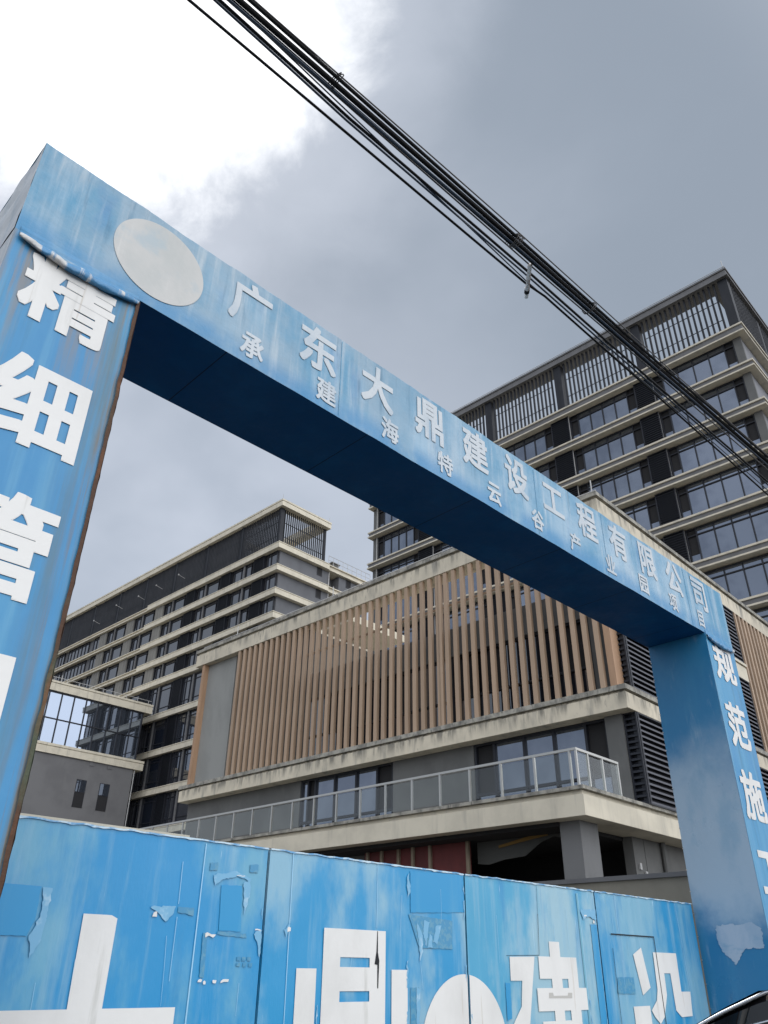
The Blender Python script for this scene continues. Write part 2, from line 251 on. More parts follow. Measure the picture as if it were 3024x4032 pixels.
# ------------------------------------------------------------------ mesh helpers
class Frame:
    """local axes of a thing: x, y horizontal units (scale k), z in units above the eye; base (x0, y0) is the thing's origin"""
    def __init__(s, ax, ay, k, x0, y0):
        s.k, s.x0, s.y0 = k, x0, y0
        s.loc = Vector((ax[0] * x0 * k + ay[0] * y0 * k, ax[1] * x0 * k + ay[1] * y0 * k, 0))
        s.rz = math.atan2(ax[1], ax[0])
    def __call__(s, x, y, z): return ((x - s.x0) * s.k, (y - s.y0) * s.k, z * s.k + EYE)
class MB:
    def __init__(s, fr=None): s.fr = fr; s.v = []; s.f = []
    def _add(s, pts):
        i = len(s.v); s.v += [s.fr(*p) if s.fr else tuple(p) for p in pts]; return i
    def box(s, x0, x1, y0, y1, z0, z1):
        x0, x1 = sorted((x0, x1)); y0, y1 = sorted((y0, y1)); z0, z1 = sorted((z0, z1))
        i = s._add([(x0, y0, z0), (x1, y0, z0), (x1, y1, z0), (x0, y1, z0), (x0, y0, z1), (x1, y0, z1), (x1, y1, z1), (x0, y1, z1)])
        s.f += [tuple(i + a for a in q) for q in ((3, 2, 1, 0), (4, 5, 6, 7), (0, 1, 5, 4), (1, 2, 6, 5), (2, 3, 7, 6), (3, 0, 4, 7))]
        return s
    def prism(s, pts, off):
        """closed loop of 3-D points extruded by a vector"""
        n = len(pts); i = s._add(pts); j = s._add([tuple(p[k] + off[k] for k in range(3)) for p in pts])
        s.f.append(tuple(range(i, i + n))); s.f.append(tuple(range(j + n - 1, j - 1, -1)))
        for a in range(n):
            b = (a + 1) % n; s.f.append((i + b, i + a, j + a, j + b))
        return s
    def grid(s, fn, nu, nv, close=False):
        i = s._add([fn(a / nu, b / nv) for b in range(nv + 1) for a in range(nu + 1)])
        for b in range(nv):
            for a in range(nu):
                q = i + b * (nu + 1) + a; s.f.append((q, q + 1, q + nu + 2, q + nu + 1))
        return s
    def tube(s, path, r, n=8, rad=None):
        P = [Vector(s.fr(*p)) if s.fr else Vector(p) for p in path]; rings = []
        for k, p in enumerate(P):
            d = (P[min(k + 1, len(P) - 1)] - P[max(k - 1, 0)]).normalized()
            a = d.cross(Vector((0, 0, 1))); a = a.normalized() if a.length > 1e-4 else Vector((1, 0, 0)); b = d.cross(a)
            rr = rad[k] if rad else r
            rings.append(len(s.v)); s.v += [tuple(p + a * math.cos(2 * math.pi * t / n) * rr + b * math.sin(2 * math.pi * t / n) * rr) for t in range(n)]
        for k in range(len(P) - 1):
            for t in range(n):
                u = (t + 1) % n; s.f.append((rings[k] + t, rings[k] + u, rings[k + 1] + u, rings[k + 1] + t))
        s.f.append(tuple(rings[0] + t for t in range(n - 1, -1, -1))); s.f.append(tuple(rings[-1] + t for t in range(n)))
        return s
    def build(s, name, m, parent=None, smooth=False, bevel=0.0):
        me = bpy.data.meshes.new(name); me.from_pydata(s.v, [], s.f); me.update()
        me.materials.append(m)
        if smooth: me.polygons.foreach_set('use_smooth', [True] * len(me.polygons))
        o = bpy.data.objects.new(name, me); COL.objects.link(o)
        if parent: o.parent = parent
        if bevel:
            b = o.modifiers.new('bevel', 'BEVEL'); b.width = bevel; b.segments = 2; b.limit_method = 'ANGLE'
        return o
def tag(o, label=None, cat=None, group=None, kind=None):
    if label: o['label'] = label
    if cat: o['category'] = cat
    if group: o['group'] = group
    if kind: o['kind'] = kind
    return o
def thing(name, label, cat, loc, rz=0.0, group=None):
    o = bpy.data.objects.new(name, None); COL.objects.link(o); o.location = loc; o.rotation_euler = (0, 0, rz); o.empty_display_size = 0.3
    return tag(o, label, cat, group)
def copy(o, parent, off=(0, 0, 0)):
    """copy of a part with its sub-parts, moved by off (metres, in the thing's own axes)"""
    c = o.copy(); COL.objects.link(c); c.parent = parent; c.location = Vector(o.location) + Vector(off)
    for ch in o.children:
        d = ch.copy(); COL.objects.link(d); d.parent = c
    return c

def rag(pts, amp):
    out = []
    for (a, b) in zip(pts, pts[1:] + pts[:1]):
        d = math.hypot(b[0] - a[0], b[1] - a[1]); n = max(1, int(d / .018))
        for i in range(n):
            x = a[0] + (b[0] - a[0]) * i / n; y = a[1] + (b[1] - a[1]) * i / n
            out.append((x + amp * mnoise.noise(Vector((x * 30, y * 30, 1))) , y + amp * mnoise.noise(Vector((x * 30, y * 30, 7)))))
    return out
gA = (math.cos(YG), math.sin(YG)); gN = (-math.sin(YG), math.cos(YG))
dB = (-math.cos(YB), math.sin(YB)); dA = (math.sin(YB), math.cos(YB))

# ------------------------------------------------------------------ ground
MB().box(-3000, 3000, -3000, 3000, -1.0, 0.0).build('ground', DIRT)['kind'] = 'structure'
road = MB(Frame(gA, gN, 1.0, 0, 0)); road.box(-150, 200, -14, 4.2, -EYE + 0.0, -EYE + 0.004)
ro = road.build('road', ASPH); ro.rotation_euler = (0, 0, YG); ro['kind'] = 'structure'
pav = MB(Frame(gA, gN, 1.0, 0, 0)); pav.box(-150, 200, 4.2, 6.6, -EYE, -EYE + 0.12)
po = pav.build('pavement', BWALL); po.rotation_euler = (0, 0, YG); po['kind'] = 'structure'

# ------------------------------------------------------------------ podium block with timber fins
K = 1.6
FP = Frame(dA, dB, K, 15.4, 7.46)
pod = thing('podium_block', 'low grey office block with brown vertical fins, cream floor bands and a glass balcony', 'building', FP.loc, FP.rz)
U0, UL, VE = 7.46, 24.2, 30.0
w = MB(FP)
# storey behind the balcony
w.box(15.77, 16.1, 11.87, 14.58, 3.0, 4.9); w.box(15.77, 16.1, 18.32, 24.11, 3.0, 4.9)
w.box(15.70, 16.1, 7.78, 8.19, 3.0, 4.9)
w.box(16.1, VE, 23.9, 24.11, 3.0, 4.9); w.box(VE - .2, VE, 8.2, 23.9, 3.0, 8.0)
# finned storey
w.box(15.75, 16.0, 8.3, 18.3, 7.33, 8.12); w.box(15.75, 16.0, 18.3, 22.04, 5.42, 9.69)
w.box(15.75, 16.0, 7.78, 8.3, 5.42, 9.69)
w.box(16.0, VE, 23.6, 23.8, 5.42, 9.69); w.box(16.0, VE, 18.3, 18.5, 8.12, 9.69)
w.build('wall', GREYW, pod)
MB(FP).box(15.63, 15.9, 22.06, 23.72, 5.42, 9.69).build('render_panel', GREYP, pod)
MB(FP).box(16.0, VE - .2, 8.3, 23.6, 7.95, 8.1).build('roof_terrace', CREAM, pod)
MB(FP).box(17.2, VE - .2, 8.2, 23.9, 3.0, 4.9).build('interior_core', ROOM, pod)
MB(FP).box(17.0, VE - .2, 8.2, 23.6, 5.42, 7.95).build('interior_core', ROOM, pod)
for (u0, u1) in ((23.72, 23.86), (7.64, 7.80)):
    MB(FP).box(15.44, 15.8, u0, u1, 5.42, 9.69).build('timber_end_panel', WOODL, pod)
# floor bands
def band(fr, parent, v1, vE, u1, uL, z0, zg0, zg1, z1, m, mcap, ring=None, gi=0.06, co=0.03, name='floor_band', capname='band_cap'):
    if ring is None:
        b = MB(fr).box(v1, vE, u1, uL, z0, zg0); b.box(v1 + gi, vE - gi, u1 + gi, uL - gi, zg0, zg1)
        o = b.build(name, m, parent, bevel=0.012)
        c = MB(fr).box(v1 - co, vE, u1 - co, uL + co, zg1, z1)
    else:
        d = ring; b = MB(fr); c = MB(fr)
        for (bb, i0, a, e) in ((b, 0, z0, zg0), (b, gi, zg0, zg1), (c, -co, zg1, z1)):
            bb.box(v1 + i0, v1 + d, u1 + i0, uL - i0, a, e); bb.box(vE - d, vE - i0, u1 + i0, uL - i0, a, e)
            bb.box(v1 + d, vE - d, u1 + i0, u1 + d, a, e); bb.box(v1 + d, vE - d, uL - d, uL - i0, a, e)
        o = b.build(name, m, parent)
    c.build(capname, mcap, o)
    return o
band(FP, pod, 13.24, VE, 7.52, 27.5, 2.476, 2.847, 2.935, 3.0, CREAM, CAPST, name='balcony_slab')
band(FP, pod, 15.39, VE, 7.45, 24.2, 4.9, 5.256, 5.311, 5.42, STAIN, CAPST)
band(FP, pod, 15.39, VE, 7.46, 24.25, 9.69, 10.12, 10.20, 10.31, STAIN, CAPST, ring=0.6, name='roof_cornice', capname='cornice_cap')
MB(FP).box(16.62, 19.25, 17.28, 18.68, 10.0, 10.25).build('terrace_canopy', CREAM, pod)
b = MB(FP).box(16.9, 23.46, 7.46, 7.6, 7.44, 7.86); b.box(16.9, 23.46, 7.5, 7.6, 7.86, 7.9); b.box(16.9, 23.46, 7.43, 7.6, 7.9, 7.98)
b.build('side_band', CREAM, pod)
# fins
first = None
us = []
u = 7.97
while u < 21.9:
    us.append(u); u += 0.2905
us.append(12.55)
for u in us:
    if first is None:
        first = MB(FP).box(15.41, 15.518, u - .060, u + .060, 5.42, 9.69).build('fin', WOOD, pod, bevel=0.01); u00 = u
    else: copy(first, pod, (0, (u - u00) * K, 0))
side = MB(FP).box(23.55, 23.66, 7.46, 7.66, 5.42, 9.69).build('side_fin', WOOD, pod)
for i in range(1, 21): copy(side, pod, (0.31 * i * K, 0, 0))
MB(FP).box(23.5, VE - 0.1, 7.85, 8.1, 5.42, 9.69).build('side_wall', GREYW, pod)
MB(FP).box(15.62, 15.66, 8.0, 18.3, 8.74, 8.80).build('fin_rail', WOOD, pod)
# louvers at the corner
def louver(name, fr, parent, axis, a0, a1, plane, depth, z0, z1, pitch, m, fmat, fw=0.05, out=-1, back=True):
    """panel of sloping blades; axis 'v' runs along v on a plane of constant u, axis 'u' along u on a plane of constant v"""
    b = MB(fr); n = max(1, int(round((z1 - z0 - 2 * fw) / pitch))); p = (z1 - z0 - 2 * fw) / n
    for i in range(n):
        za = z0 + fw + i * p
        q = [(plane, za), (plane + depth, za + p * 0.55), (plane + depth, za + p * 0.75), (plane, za + p * 0.32)]
        if axis == 'v': b.prism([(a0 + fw, y, z) for y, z in q], (a1 - a0 - 2 * fw, 0, 0))
        else: b.prism([(y, a0 + fw, z) for y, z in q], (0, a1 - a0 - 2 * fw, 0))
    o = b.build(name, m, parent)
    f = MB(fr); e = 0.012
    def bx(x0, x1, zz0, zz1):
        if axis == 'v': f.box(x0, x1, plane - e, plane + depth, zz0, zz1)
        else: f.box(plane - e, plane + depth, x0, x1, zz0, zz1)
    bx(a0, a0 + fw, z0, z1); bx(a1 - fw, a1, z0, z1); bx(a0 + fw, a1 - fw, z0, z0 + fw); bx(a0 + fw, a1 - fw, z1 - fw, z1)
    if back:
        if axis == 'v': f.box(a0, a1, plane + depth + .003, plane + depth + .03, z0, z1)
        else: f.box(plane + depth + .003, plane + depth + .03, a0, a1, z0, z1)
    f.build('louver_frame', fmat, o)
    return o
for (z0, z1) in ((3.0, 4.9), (5.42, 9.69)):
    louver('louver_panel', FP, pod, 'u', 7.47, 7.77, 15.76, 0.10, z0, z1, 0.125, LOUV, FRAME, 0.03)
for (va, vb, z0, z1) in ((15.80, 19.4, 3.0, 4.9), (19.4, 23.4, 3.0, 4.9), (15.80, 19.4, 5.42, 7.44), (19.4, 23.4, 5.42, 7.44), (15.80, 19.4, 7.98, 9.69), (19.4, 23.4, 7.98, 9.69)):
    louver('louver_panel', FP, pod, 'v', va, vb, 7.47, 0.10, z0, z1, 0.125, LOUVP, FRAME, 0.03)
MB(FP).box(15.95, 23.5, 7.62, 7.75, 3.0, 4.9).box(15.95, 23.5, 7.62, 7.75, 5.42, 9.69).build('louver_backing', ROOM, pod)
# windows
def window(fr, parent, v, ua, ub, z0, z1, mull, trans, m=GLASS, fw=0.05, fd=0.09, dark=(), low=None, fmat=FRAME, gmat=None):
    """framed glazing on a plane of constant v; mull: u of mullions; trans: z of transoms; dark: indexes of bays left open"""
    f = MB(fr); h = fw / 2
    edges = [ua] + list(mull) + [ub]
    f.box(v, v + fd, ua, ua + fw, z0, z1); f.box(v, v + fd, ub - fw, ub, z0, z1)
    f.box(v, v + fd, ua + fw, ub - fw, z1 - fw, z1); f.box(v, v + fd, ua + fw, ub - fw, z0, z0 + fw)
    for q in mull: f.box(v - .004, v + fd - .004, q - h, q + h, z0 + fw, z1 - fw)
    for t in trans:
        for a, e in zip(edges[:-1], edges[1:]): f.box(v + .002, v + fd - .01, a + h + .002, e - h - .002, t - h, t + h)
    o = f.build('window', fmat, parent)
    g = MB(fr); d = MB(fr); pv = v + fd * 0.6
    for i, (a, e) in enumerate(zip(edges[:-1], edges[1:])):
        if i in dark:
            zl = low if low else z0
            MB(fr).box(v + fd + .01, v + fd + .02, a, e, zl, z1).build('open_sash_gap', ROOM, o)
            if low: g.box(pv, pv + .01, a, e, z0, low)
        else: g.box(pv, pv + .01, a, e, z0, z1)
    if g.v: g.build('pane', gmat or m, o)
    return o
window(FP, pod, 15.79, 8.2, 11.86, 3.0, 4.9, (8.745, 9.58, 10.40, 11.268), (3.70,), dark=(0, 4), low=3.70, fw=0.06)
window(FP, pod, 15.79, 14.59, 18.31, 3.0, 4.9, (15.20, 16.01, 16.876, 17.69, 18.0), (3.70,), dark=(0, 4), low=3.70, fw=0.06)
window(FP, pod, 15.80, 8.3, 18.29, 5.42, 7.33, [8.3 + i * 0.8325 for i in range(1, 12)], (6.15,), m=GLASSD, fw=0.05, dark=(0, 3, 4, 7, 9, 10), low=6.15)
# balcony railing
rail = MB(FP)
rail.box(13.28, 13.33, 7.60, 27.4, 3.655, 3.70); rail.box(13.33, 14.9, 7.60, 7.65, 3.655, 3.70)
rl = rail.build('balcony_railing', STEEL, pod)
pst = None
for i in range(25):
    uu = 7.758 + 0.795 * i
    if pst is None: pst = MB(FP).box(13.285, 13.325, uu - .02, uu + .02, 3.0, 3.655).build('post', STEEL, rl)
    else: copy(pst, rl, (0, 0.795 * i * K, 0))
for vv in (13.31, 13.72, 14.27, 14.88): MB(FP).box(vv - .02, vv + .02, 7.605, 7.645, 3.0, 3.655).build('post', STEEL, rl)
gl = None
for i in range(24):
    uu = 7.758 + 0.795 * i + .03
    if gl is None: gl = MB(FP).box(13.30, 13.31, uu, uu + .735, 3.05, 3.62).build('glass_panel', RG, rl)
    else: copy(gl, rl, (0, 0.795 * i * K, 0))
for a, e in ((13.35, 13.69), (13.75, 14.24), (14.30, 14.85)): MB(FP).box(a, e, 7.62, 7.63, 3.05, 3.62).build('glass_panel', RG, rl)
# ground floor
MB(FP).box(13.6, 14.24, 7.87, 8.30, -1.0, 2.476).build('column', COLM, pod)
MB(FP).box(13.6, 14.24, 16.2, 16.63, -1.0, 2.476).build('column', COLM, pod)
g = MB(FP).box(16.02, 16.5, 8.10, 8.32, -1.0, 2.476).box(16.5, VE, 8.09, 8.3, -1.0, 2.476)
g.box(14.3, 14.5, 13.9, 16.3, -1, 2.476); g.box(14.3, 14.5, 16.6, 24.1, -1, 2.476); g.box(14.5, VE, 23.9, 24.1, -1, 2.476)
g.build('ground_floor_wall', GREYW, pod)
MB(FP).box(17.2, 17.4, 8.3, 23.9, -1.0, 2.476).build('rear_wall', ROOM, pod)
MB(FP).box(13.55, 17.2, 8.3, 26, 2.40, 2.474).build('soffit_shade', ROOM, pod)  # near-black sheet added below the slab to paint the shade under the balcony
MB(FP).tube([(17.25, 8.03, -1.0), (17.25, 8.03, 2.47)], 0.09).build('drain_pipe', GREYW, pod)
for a_, z_ in ((16.14, 1.86), (16.36, 1.72)): MB(FP).box(a_, a_ + .08, 8.06, 8.095, z_, z_ + .12).build('wall_box', PIPE, pod)
rb = MB(FP).box(14.05, 14.10, 10.8, 13.88, -1.0, 2.476).build('formwork_board', RED, pod)
for i, uu in enumerate((10.82, 11.85, 12.35, 12.78, 13.3, 13.75)):
    MB(FP).box(13.99, 14.045, uu - .035, uu + .035, -1.0, 2.42).build('batten', BATT, rb)
for uu, zt in ((11.35, 1.55), (12.1, 1.6), (12.6, 1.4)): MB(FP).box(13.93, 13.985, uu - .03, uu + .03, -1.0, zt).build('batten', BATT, rb)
MB(FP).box(13.87, 13.925, 11.2, 12.4, 1.18, 1.24).build('batten', BATT, rb)
pl = [(14.3, 8.35, 2.476), (14.3, 8.4, 2.16), (14.3, 8.65, 2.30), (14.3, 8.9, 2.36), (14.3, 9.2, 2.28), (14.3, 9.6, 2.05), (14.3, 10.1, 2.02), (14.3, 10.5, 1.95), (14.3, 10.78, 1.98), (14.3, 10.78, 2.476)]
MB(FP).prism(pl, (0.03, 0, 0)).build('torn_plaster', PLAST, pod)
MB(FP).prism([(14.26, 9.0, 2.38), (14.26, 9.4, 2.34), (14.26, 10.2, 2.24), (14.26, 10.2, 2.29), (14.26, 9.4, 2.41), (14.26, 9.0, 2.43)], (0.02, 0, 0)).build('yellow_strap', YELL, pod)
# lightning rail along the roof edge
rr = MB(FP); path = [(15.5, 24.0 - i * 1.65, 10.42 + (0.015 if i % 2 else 0)) for i in range(11)]
rr.tube(path, 0.022, 6); rr.tube([(15.5 + i * 1.4, 7.55, 10.42) for i in range(10)], 0.022, 6)
for i in range(11): rr.box(15.49, 15.51, 24.0 - i * 1.65 - .01, 24.0 - i * 1.65 + .01, 10.31, 10.42)
for i in range(10): rr.box(15.5 + i * 1.4 - .01, 15.5 + i * 1.4 + .01, 7.54, 7.56, 10.31, 10.42)
for (vv, uu) in ((15.5, 7.6), (15.5, 22.0), (15.5, 17.0)): rr.tube([(vv, uu, 10.31), (vv, uu, 10.75)], 0.025, 6)
rr.build('lightning_rail', PIPE, pod)

# ------------------------------------------------------------------ tower on the right
KT = 0.87
FT = Frame(dA, dB, KT, 58.75, 12.18)
tow = thing('office_tower', 'dark glazed office tower with thin pale floor lips and an open slatted roof screen', 'building', FT.loc, FT.rz)
TU0, TUL, TV, TVE = 12.18, 58.73, 58.75, 74.0
w = MB(FT).box(59.75, TVE - .6, 12.85, 58.35, -1.5, 50.4); w.build('wall', GREYL, tow)
MB(FT).box(59.45, 59.75, 12.80, 13.48, -1.5, 49.55).build('corner_pier', GREYW, tow)
MB(FT).box(59.45, 59.75, 57.6, 58.4, -1.5, 49.55).build('corner_pier', GREYW, tow)
PITCHF = 4.22
tops = [50.47] + [46.17 - PITCHF * i for i in range(10)]
for i, zt in enumerate(tops):
    zb = zt - (0.92 if i == 0 else 0.74)
    lp = MB(FT)
    lp.box(TV, TVE, TU0, TUL, zt - .17, zt); lp.box(TV, TVE, TU0, TUL, zb, zb + .15)
    o = lp.build('floor_band', CREAML, tow)
    MB(FT).box(TV + .12, TVE - .12, TU0 + .12, TUL - .12, zb + .15, zt - .17).build('fascia', FASC, o)
# roof ring
d = 2.0
rg = MB(FT)
for (a, e, i0) in ((56.45, 56.58, 0.0), (56.58, 57.2, 0.10), (57.2, 57.39, 0.0)):
    rg.box(TV + i0, TV + d, TU0 + i0, TUL - i0, a, e); rg.box(TVE - d, TVE - i0, TU0 + i0, TUL - i0, a, e)
    rg.box(TV + d, TVE - d, TU0 + i0, TU0 + d, a, e); rg.box(TV + d, TVE - d, TUL - d, TUL - i0, a, e)
rg.build('roof_band', FASC, tow)
rl2 = MB(FT)
rl2.tube([(58.85, TU0 + .1 + i * (46.4 / 24), 57.62) for i in range(25)], 0.03, 6); rl2.tube([(58.85 + i * 1.5, TU0 + .1, 57.62) for i in range(11)], 0.03, 6)
for i in range(25): rl2.box(58.83, 58.87, TU0 + .08 + i * (46.4 / 24), TU0 + .12 + i * (46.4 / 24), 57.39, 57.62)
rl2.tube([(58.9, 12.4, 57.39), (58.9, 12.4, 58.5)], 0.03, 6)
rl2.build('roof_rail', PIPE, tow)
def slat_screen(fr, parent, axis, a0, a1, plane, depth, z0, z1, pitch, wdt, rails, sgn=1):
    b = MB(fr); n = int(round((a1 - a0) / pitch))
    for i in range(n + 1):
        c = a0 + (a1 - a0) * i / n
        if axis == 'u': b.box(plane, plane + depth, c - wdt / 2, c + wdt / 2, z0, z1)
        else: b.box(c - wdt / 2, c + wdt / 2, plane, plane + depth, z0, z1)
    for z in rails:
        if axis == 'u': b.box(plane + depth + .005, plane + depth + .08, a0, a1, z - .02, z + .02)
        else: b.box(a0, a1, plane + depth + .005, plane + depth + .08, z - .02, z + .02)
    return b.build('slat_screen', SLAT, parent)
cols = [12.45, 21.45, 30.55, 39.7, 48.8, 57.7]
for i, c in enumerate(cols):
    MB(FT).box(59.1, 59.9, c, c + .85, 50.47, 56.45).build('screen_column', SLAT, tow)
    if i < 5: slat_screen(FT, tow, 'u', c + 1.25, cols[i + 1] - .4, 59.15, 0.20, 50.47, 56.45, 0.475, 0.15, (52.1, 54.35))
for i in range(2):
    a = 60.3 + i * 6.6
    slat_screen(FT, tow, 'v', a, a + 5.9, 12.45, 0.30, 50.47, 56.45, 0.475, 0.15, (52.1, 54.35))
    MB(FT).box(a + 6.1, a + 6.5, 12.45, 13.1, 50.47, 56.45).build('screen_column', SLAT, tow)
bays = [(13.5, 21.25), (23.2, 30.4), (32.6, 39.65), (41.85, 48.85), (51.05, 57.6)]
louv = [(21.27, 23.12), (30.45, 32.5), (39.7, 41.8), (48.9, 51.0)]
zt = tops[1]; ztop = 49.55
for (a, e) in bays:
    n = 6; q = [a + 0.88] + [a + 0.88 + (e - a - 1.76) * j / 4 for j in range(1, 4)] + [e - 0.88]
    wn = window(FT, tow, 59.5, a, e, zt, ztop, q, (ztop - .66,), fw=0.10, fd=0.16, dark=(0, 5), low=zt + 0.95, m=GLASS)
    for i in range(1, 10): copy(wn, tow, (0, 0, -PITCHF * i * KT))
    pp = MB(FT).tube([(59.3, e + .06, zt), (59.3, e + .06, ztop)], 0.045, 6).build('rain_pipe', PIPE, tow)
    for i in range(1, 10): copy(pp, tow, (0, 0, -PITCHF * i * KT))
for (a, e) in louv:
    lv = louver('louver_panel', FT, tow, 'u', a, e, 59.2, 0.2, zt, ztop, 0.225, LOUV, FRAME, 0.07)
    for i in range(1, 10): copy(lv, tow, (0, 0, -PITCHF * i * KT))

# ------------------------------------------------------------------ long block on the left
KL = 1.7
FL = Frame(dA, dB, KL, 36.7, 47.47)
lb = thing('long_block', 'long grey office block behind the finned one, with a dark slatted roof storey', 'building', FL.loc, FL.rz)
LU0, LUL, LV, LVE = 47.47, 97.0, 36.7, 48.3
UK = 68.3                                               # where the bands step back
w = MB(FL).box(37.25, 43.0, 47.9, 96.5, -0.94, 31.5); w.box(43.0, 44.3, 48.9, 96.5, -0.94, 31.5); w.box(44.3, 48.0, 47.9, 96.5, -0.94, 31.5)
w.build('wall', GREYE, lb)
btops = [(32.12, 31.55), (29.95, 29.40), (27.75, 27.20), (25.59, 25.03), (23.42, 22.88), (19.99, 19.45), (16.68, 16.15), (13.35, 12.82), (10.04, 9.5), (6.7, 6.15), (3.36, 2.8)]
for (zt, zb) in btops:
    b = MB(FL)
    b.box(LV, 42.7, LU0, UK, zb, zt - .11); b.box(LV + .05, 42.65, LU0 + .05, UK - .05, zt - .11, zt - .07); b.box(LV - .02, 42.7, LU0 - .02, UK, zt - .07, zt)
    s_ = 0.22
    b.box(LV + s_ + .12, 42.7, UK, LUL, zb + .10, zt - .11); b.box(LV + .05, 42.7, UK, LUL, zb, zb + .10); b.box(LV + s_, 42.7, UK, LUL, zt - .09, zt)
    b.box(42.7, LVE, LU0 + .25, LUL, zb + .1, zt - .09); b.box(42.7, LVE, LU0 + .1, LUL, zb, zb + .10); b.box(42.7, LVE, LU0 + .1, LUL, zt - .08, zt)
    b.build('floor_band', CREAM, lb)
d = 1.0; rg = MB(FL); LRE = 42.66
for (a, e, i0) in ((35.76, 36.20, 0.0), (36.20, 36.26, 0.05), (36.26, 36.41, -0.02)):
    rg.box(LV + i0, LV + d, LU0 + i0, LUL, a, e); rg.box(LRE - d, LRE - i0, LU0 + i0, LUL, a, e)
    rg.box(LV + d, LRE - d, LU0 + i0, LU0 + d, a, e)
for uu in (56.0, 65.0, 74.0): rg.box(LV + d, LRE - d, uu, uu + .6, 35.8, 36.2)
rg.build('roof_band', CREAM, lb)
rp = MB(FL).tube([(36.8, 47.6 + i * 1.5, 36.52) for i in range(34)], 0.03, 6).tube([(36.8 + i * 0.95, 47.6, 36.52) for i in range(7)], 0.03, 6)
for i in range(34): rp.box(36.79, 36.81, 47.59 + i * 1.5, 47.61 + i * 1.5, 36.41, 36.52)
for i in range(7): rp.box(36.79 + i * .95, 36.81 + i * .95, 47.59, 47.61, 36.41, 36.52)
for (vv, uu) in ((36.8, 47.6), (42.5, 47.6)): rp.tube([(vv, uu, 36.41), (vv, uu, 36.95)], 0.03, 6)
rp.build('roof_rail', PIPE, lb)
a = 48.15
for i in range(9):
    e = a + 5.4
    MB(FL).box(36.95, 37.35, a - .28, a - .02 + .0, 32.12, 35.76).build('screen_column', SLAT, lb)
    slat_screen(FL, lb, 'u', a + .12, e - .40, 36.98, 0.11, 32.12, 35.76, 0.24, 0.085, (33.1, 34.5))
    a = e
slat_screen(FL, lb, 'v', 37.3, 42.2, 47.95, 0.10, 32.12, 35.76, 0.235, 0.085, (33.1, 34.5))
MB(FL).box(42.3, 42.5, 47.95, 48.2, 32.12, 35.76).build('screen_column', SLAT, lb)
# bracket lamps on the screen
lm = None
for i, uu in enumerate((62.4, 66.4, 69.7, 74.2, 78.8)):
    if lm is None:
        lm = MB(FL).tube([(36.98, uu, 33.4), (36.25, uu, 33.55)], 0.035, 6).box(36.18, 36.26, uu - .06, uu + .06, 33.5, 33.62).build('bracket_lamp', PIPE, lb)
    else: copy(lm, lb, (0, (uu - 62.4) * KL, (0.0, .1, -.1, .2, -.3)[i] * KL))
# windows of the long block: a pair of lights between the dark louvers (beige piers further along)
starts = [49.72, 54.6, 60.15, 65.6, 71.1, 76.65]
def lwin(u0, u1, zb, ztp, tall):
    mid = (u0 + u1) / 2 + (0.35 if u1 - u0 > 3.6 else -0.3)
    q = [u0 + .42, mid - .10, mid + .10, mid + .50, u1 - .45]
    tr = (zb + .62, ztp - .45) if tall else (ztp - .28,)
    o = window(FL, lb, 37.08, u0, u1, zb, ztp, q, tr, m=GLASSD, fw=0.06, fd=0.10, dark=(0, 5) if not tall else (0,), low=zb + .45)
    MB(FL).box(36.98, 37.07, mid - .09, mid + .09, zb, ztp).build('pier', FASC, o)
    return o
def fill(i, u0, u1, beige, zb, ztp):
    if beige:
        b = MB(FL)
        for k in range(3): b.box(36.98, 37.24, u0 + (u1 - u0) * k / 3 + .02, u0 + (u1 - u0) * (k + 1) / 3 - .02, zb, ztp)
        b.box(37.02, 37.23, u0, u1, zb + .002, ztp - .002)
        return b.build('pier_panel', PIER, lb)
    return louver('louver_panel', FL, lb, 'u', u0, u1, 36.95, 0.12, zb, ztp, 0.11, LOUV, FRAME, 0.04)
ups = [(29.95, 31.55), (27.75, 29.40), (25.59, 27.20), (23.42, 25.03)]
los = [(19.99, 22.88), (16.68, 19.45), (13.35, 16.15), (10.04, 12.82), (6.7, 9.5), (3.36, 6.15), (0.0, 2.8)]
for rows, tall in ((ups, False), (los, True)):
    z0, z1 = rows[0]
    if tall: z1 = z0 + 2.77
    else: z1 = z0 + 1.60
    items = [lwin(a_ + 1.5, b_ - .06, z0, z1, tall) for a_, b_ in zip(starts[:-1], starts[1:])]
    items.append(window(FL, lb, 37.08, 48.05, 49.70, z0, z1, (48.9, 49.35), (z1 - .28,), m=GLASSD, fw=0.06, fd=0.1, dark=(2,)))
    items.append(window(FL, lb, 37.08, 78.2, 79.5, z0, z1, (78.8,), (z1 - .28,), m=GLASSD, fw=0.06, fd=0.1))
    items.append(window(FL, lb, 37.10, 80.6, 85.3, z0, z1, (81.4, 82.2, 83.0, 83.8, 84.6), (z1 - .28,), m=GLASSD, fw=0.06, fd=0.1))
    items.append(window(FL, lb, 37.08, 86.2, 87.6, z0, z1, (86.9,), (z1 - .28,), m=GLASSD, fw=0.06, fd=0.1))
    items += [fill(i, s0, s0 + 1.45, (i >= 3 and not tall), z0, z1) for i, s0 in enumerate(starts)]
    for (zb, _z) in rows[1:]:
        for it in items: copy(it, lb, (0, 0, (zb - z0) * KL))
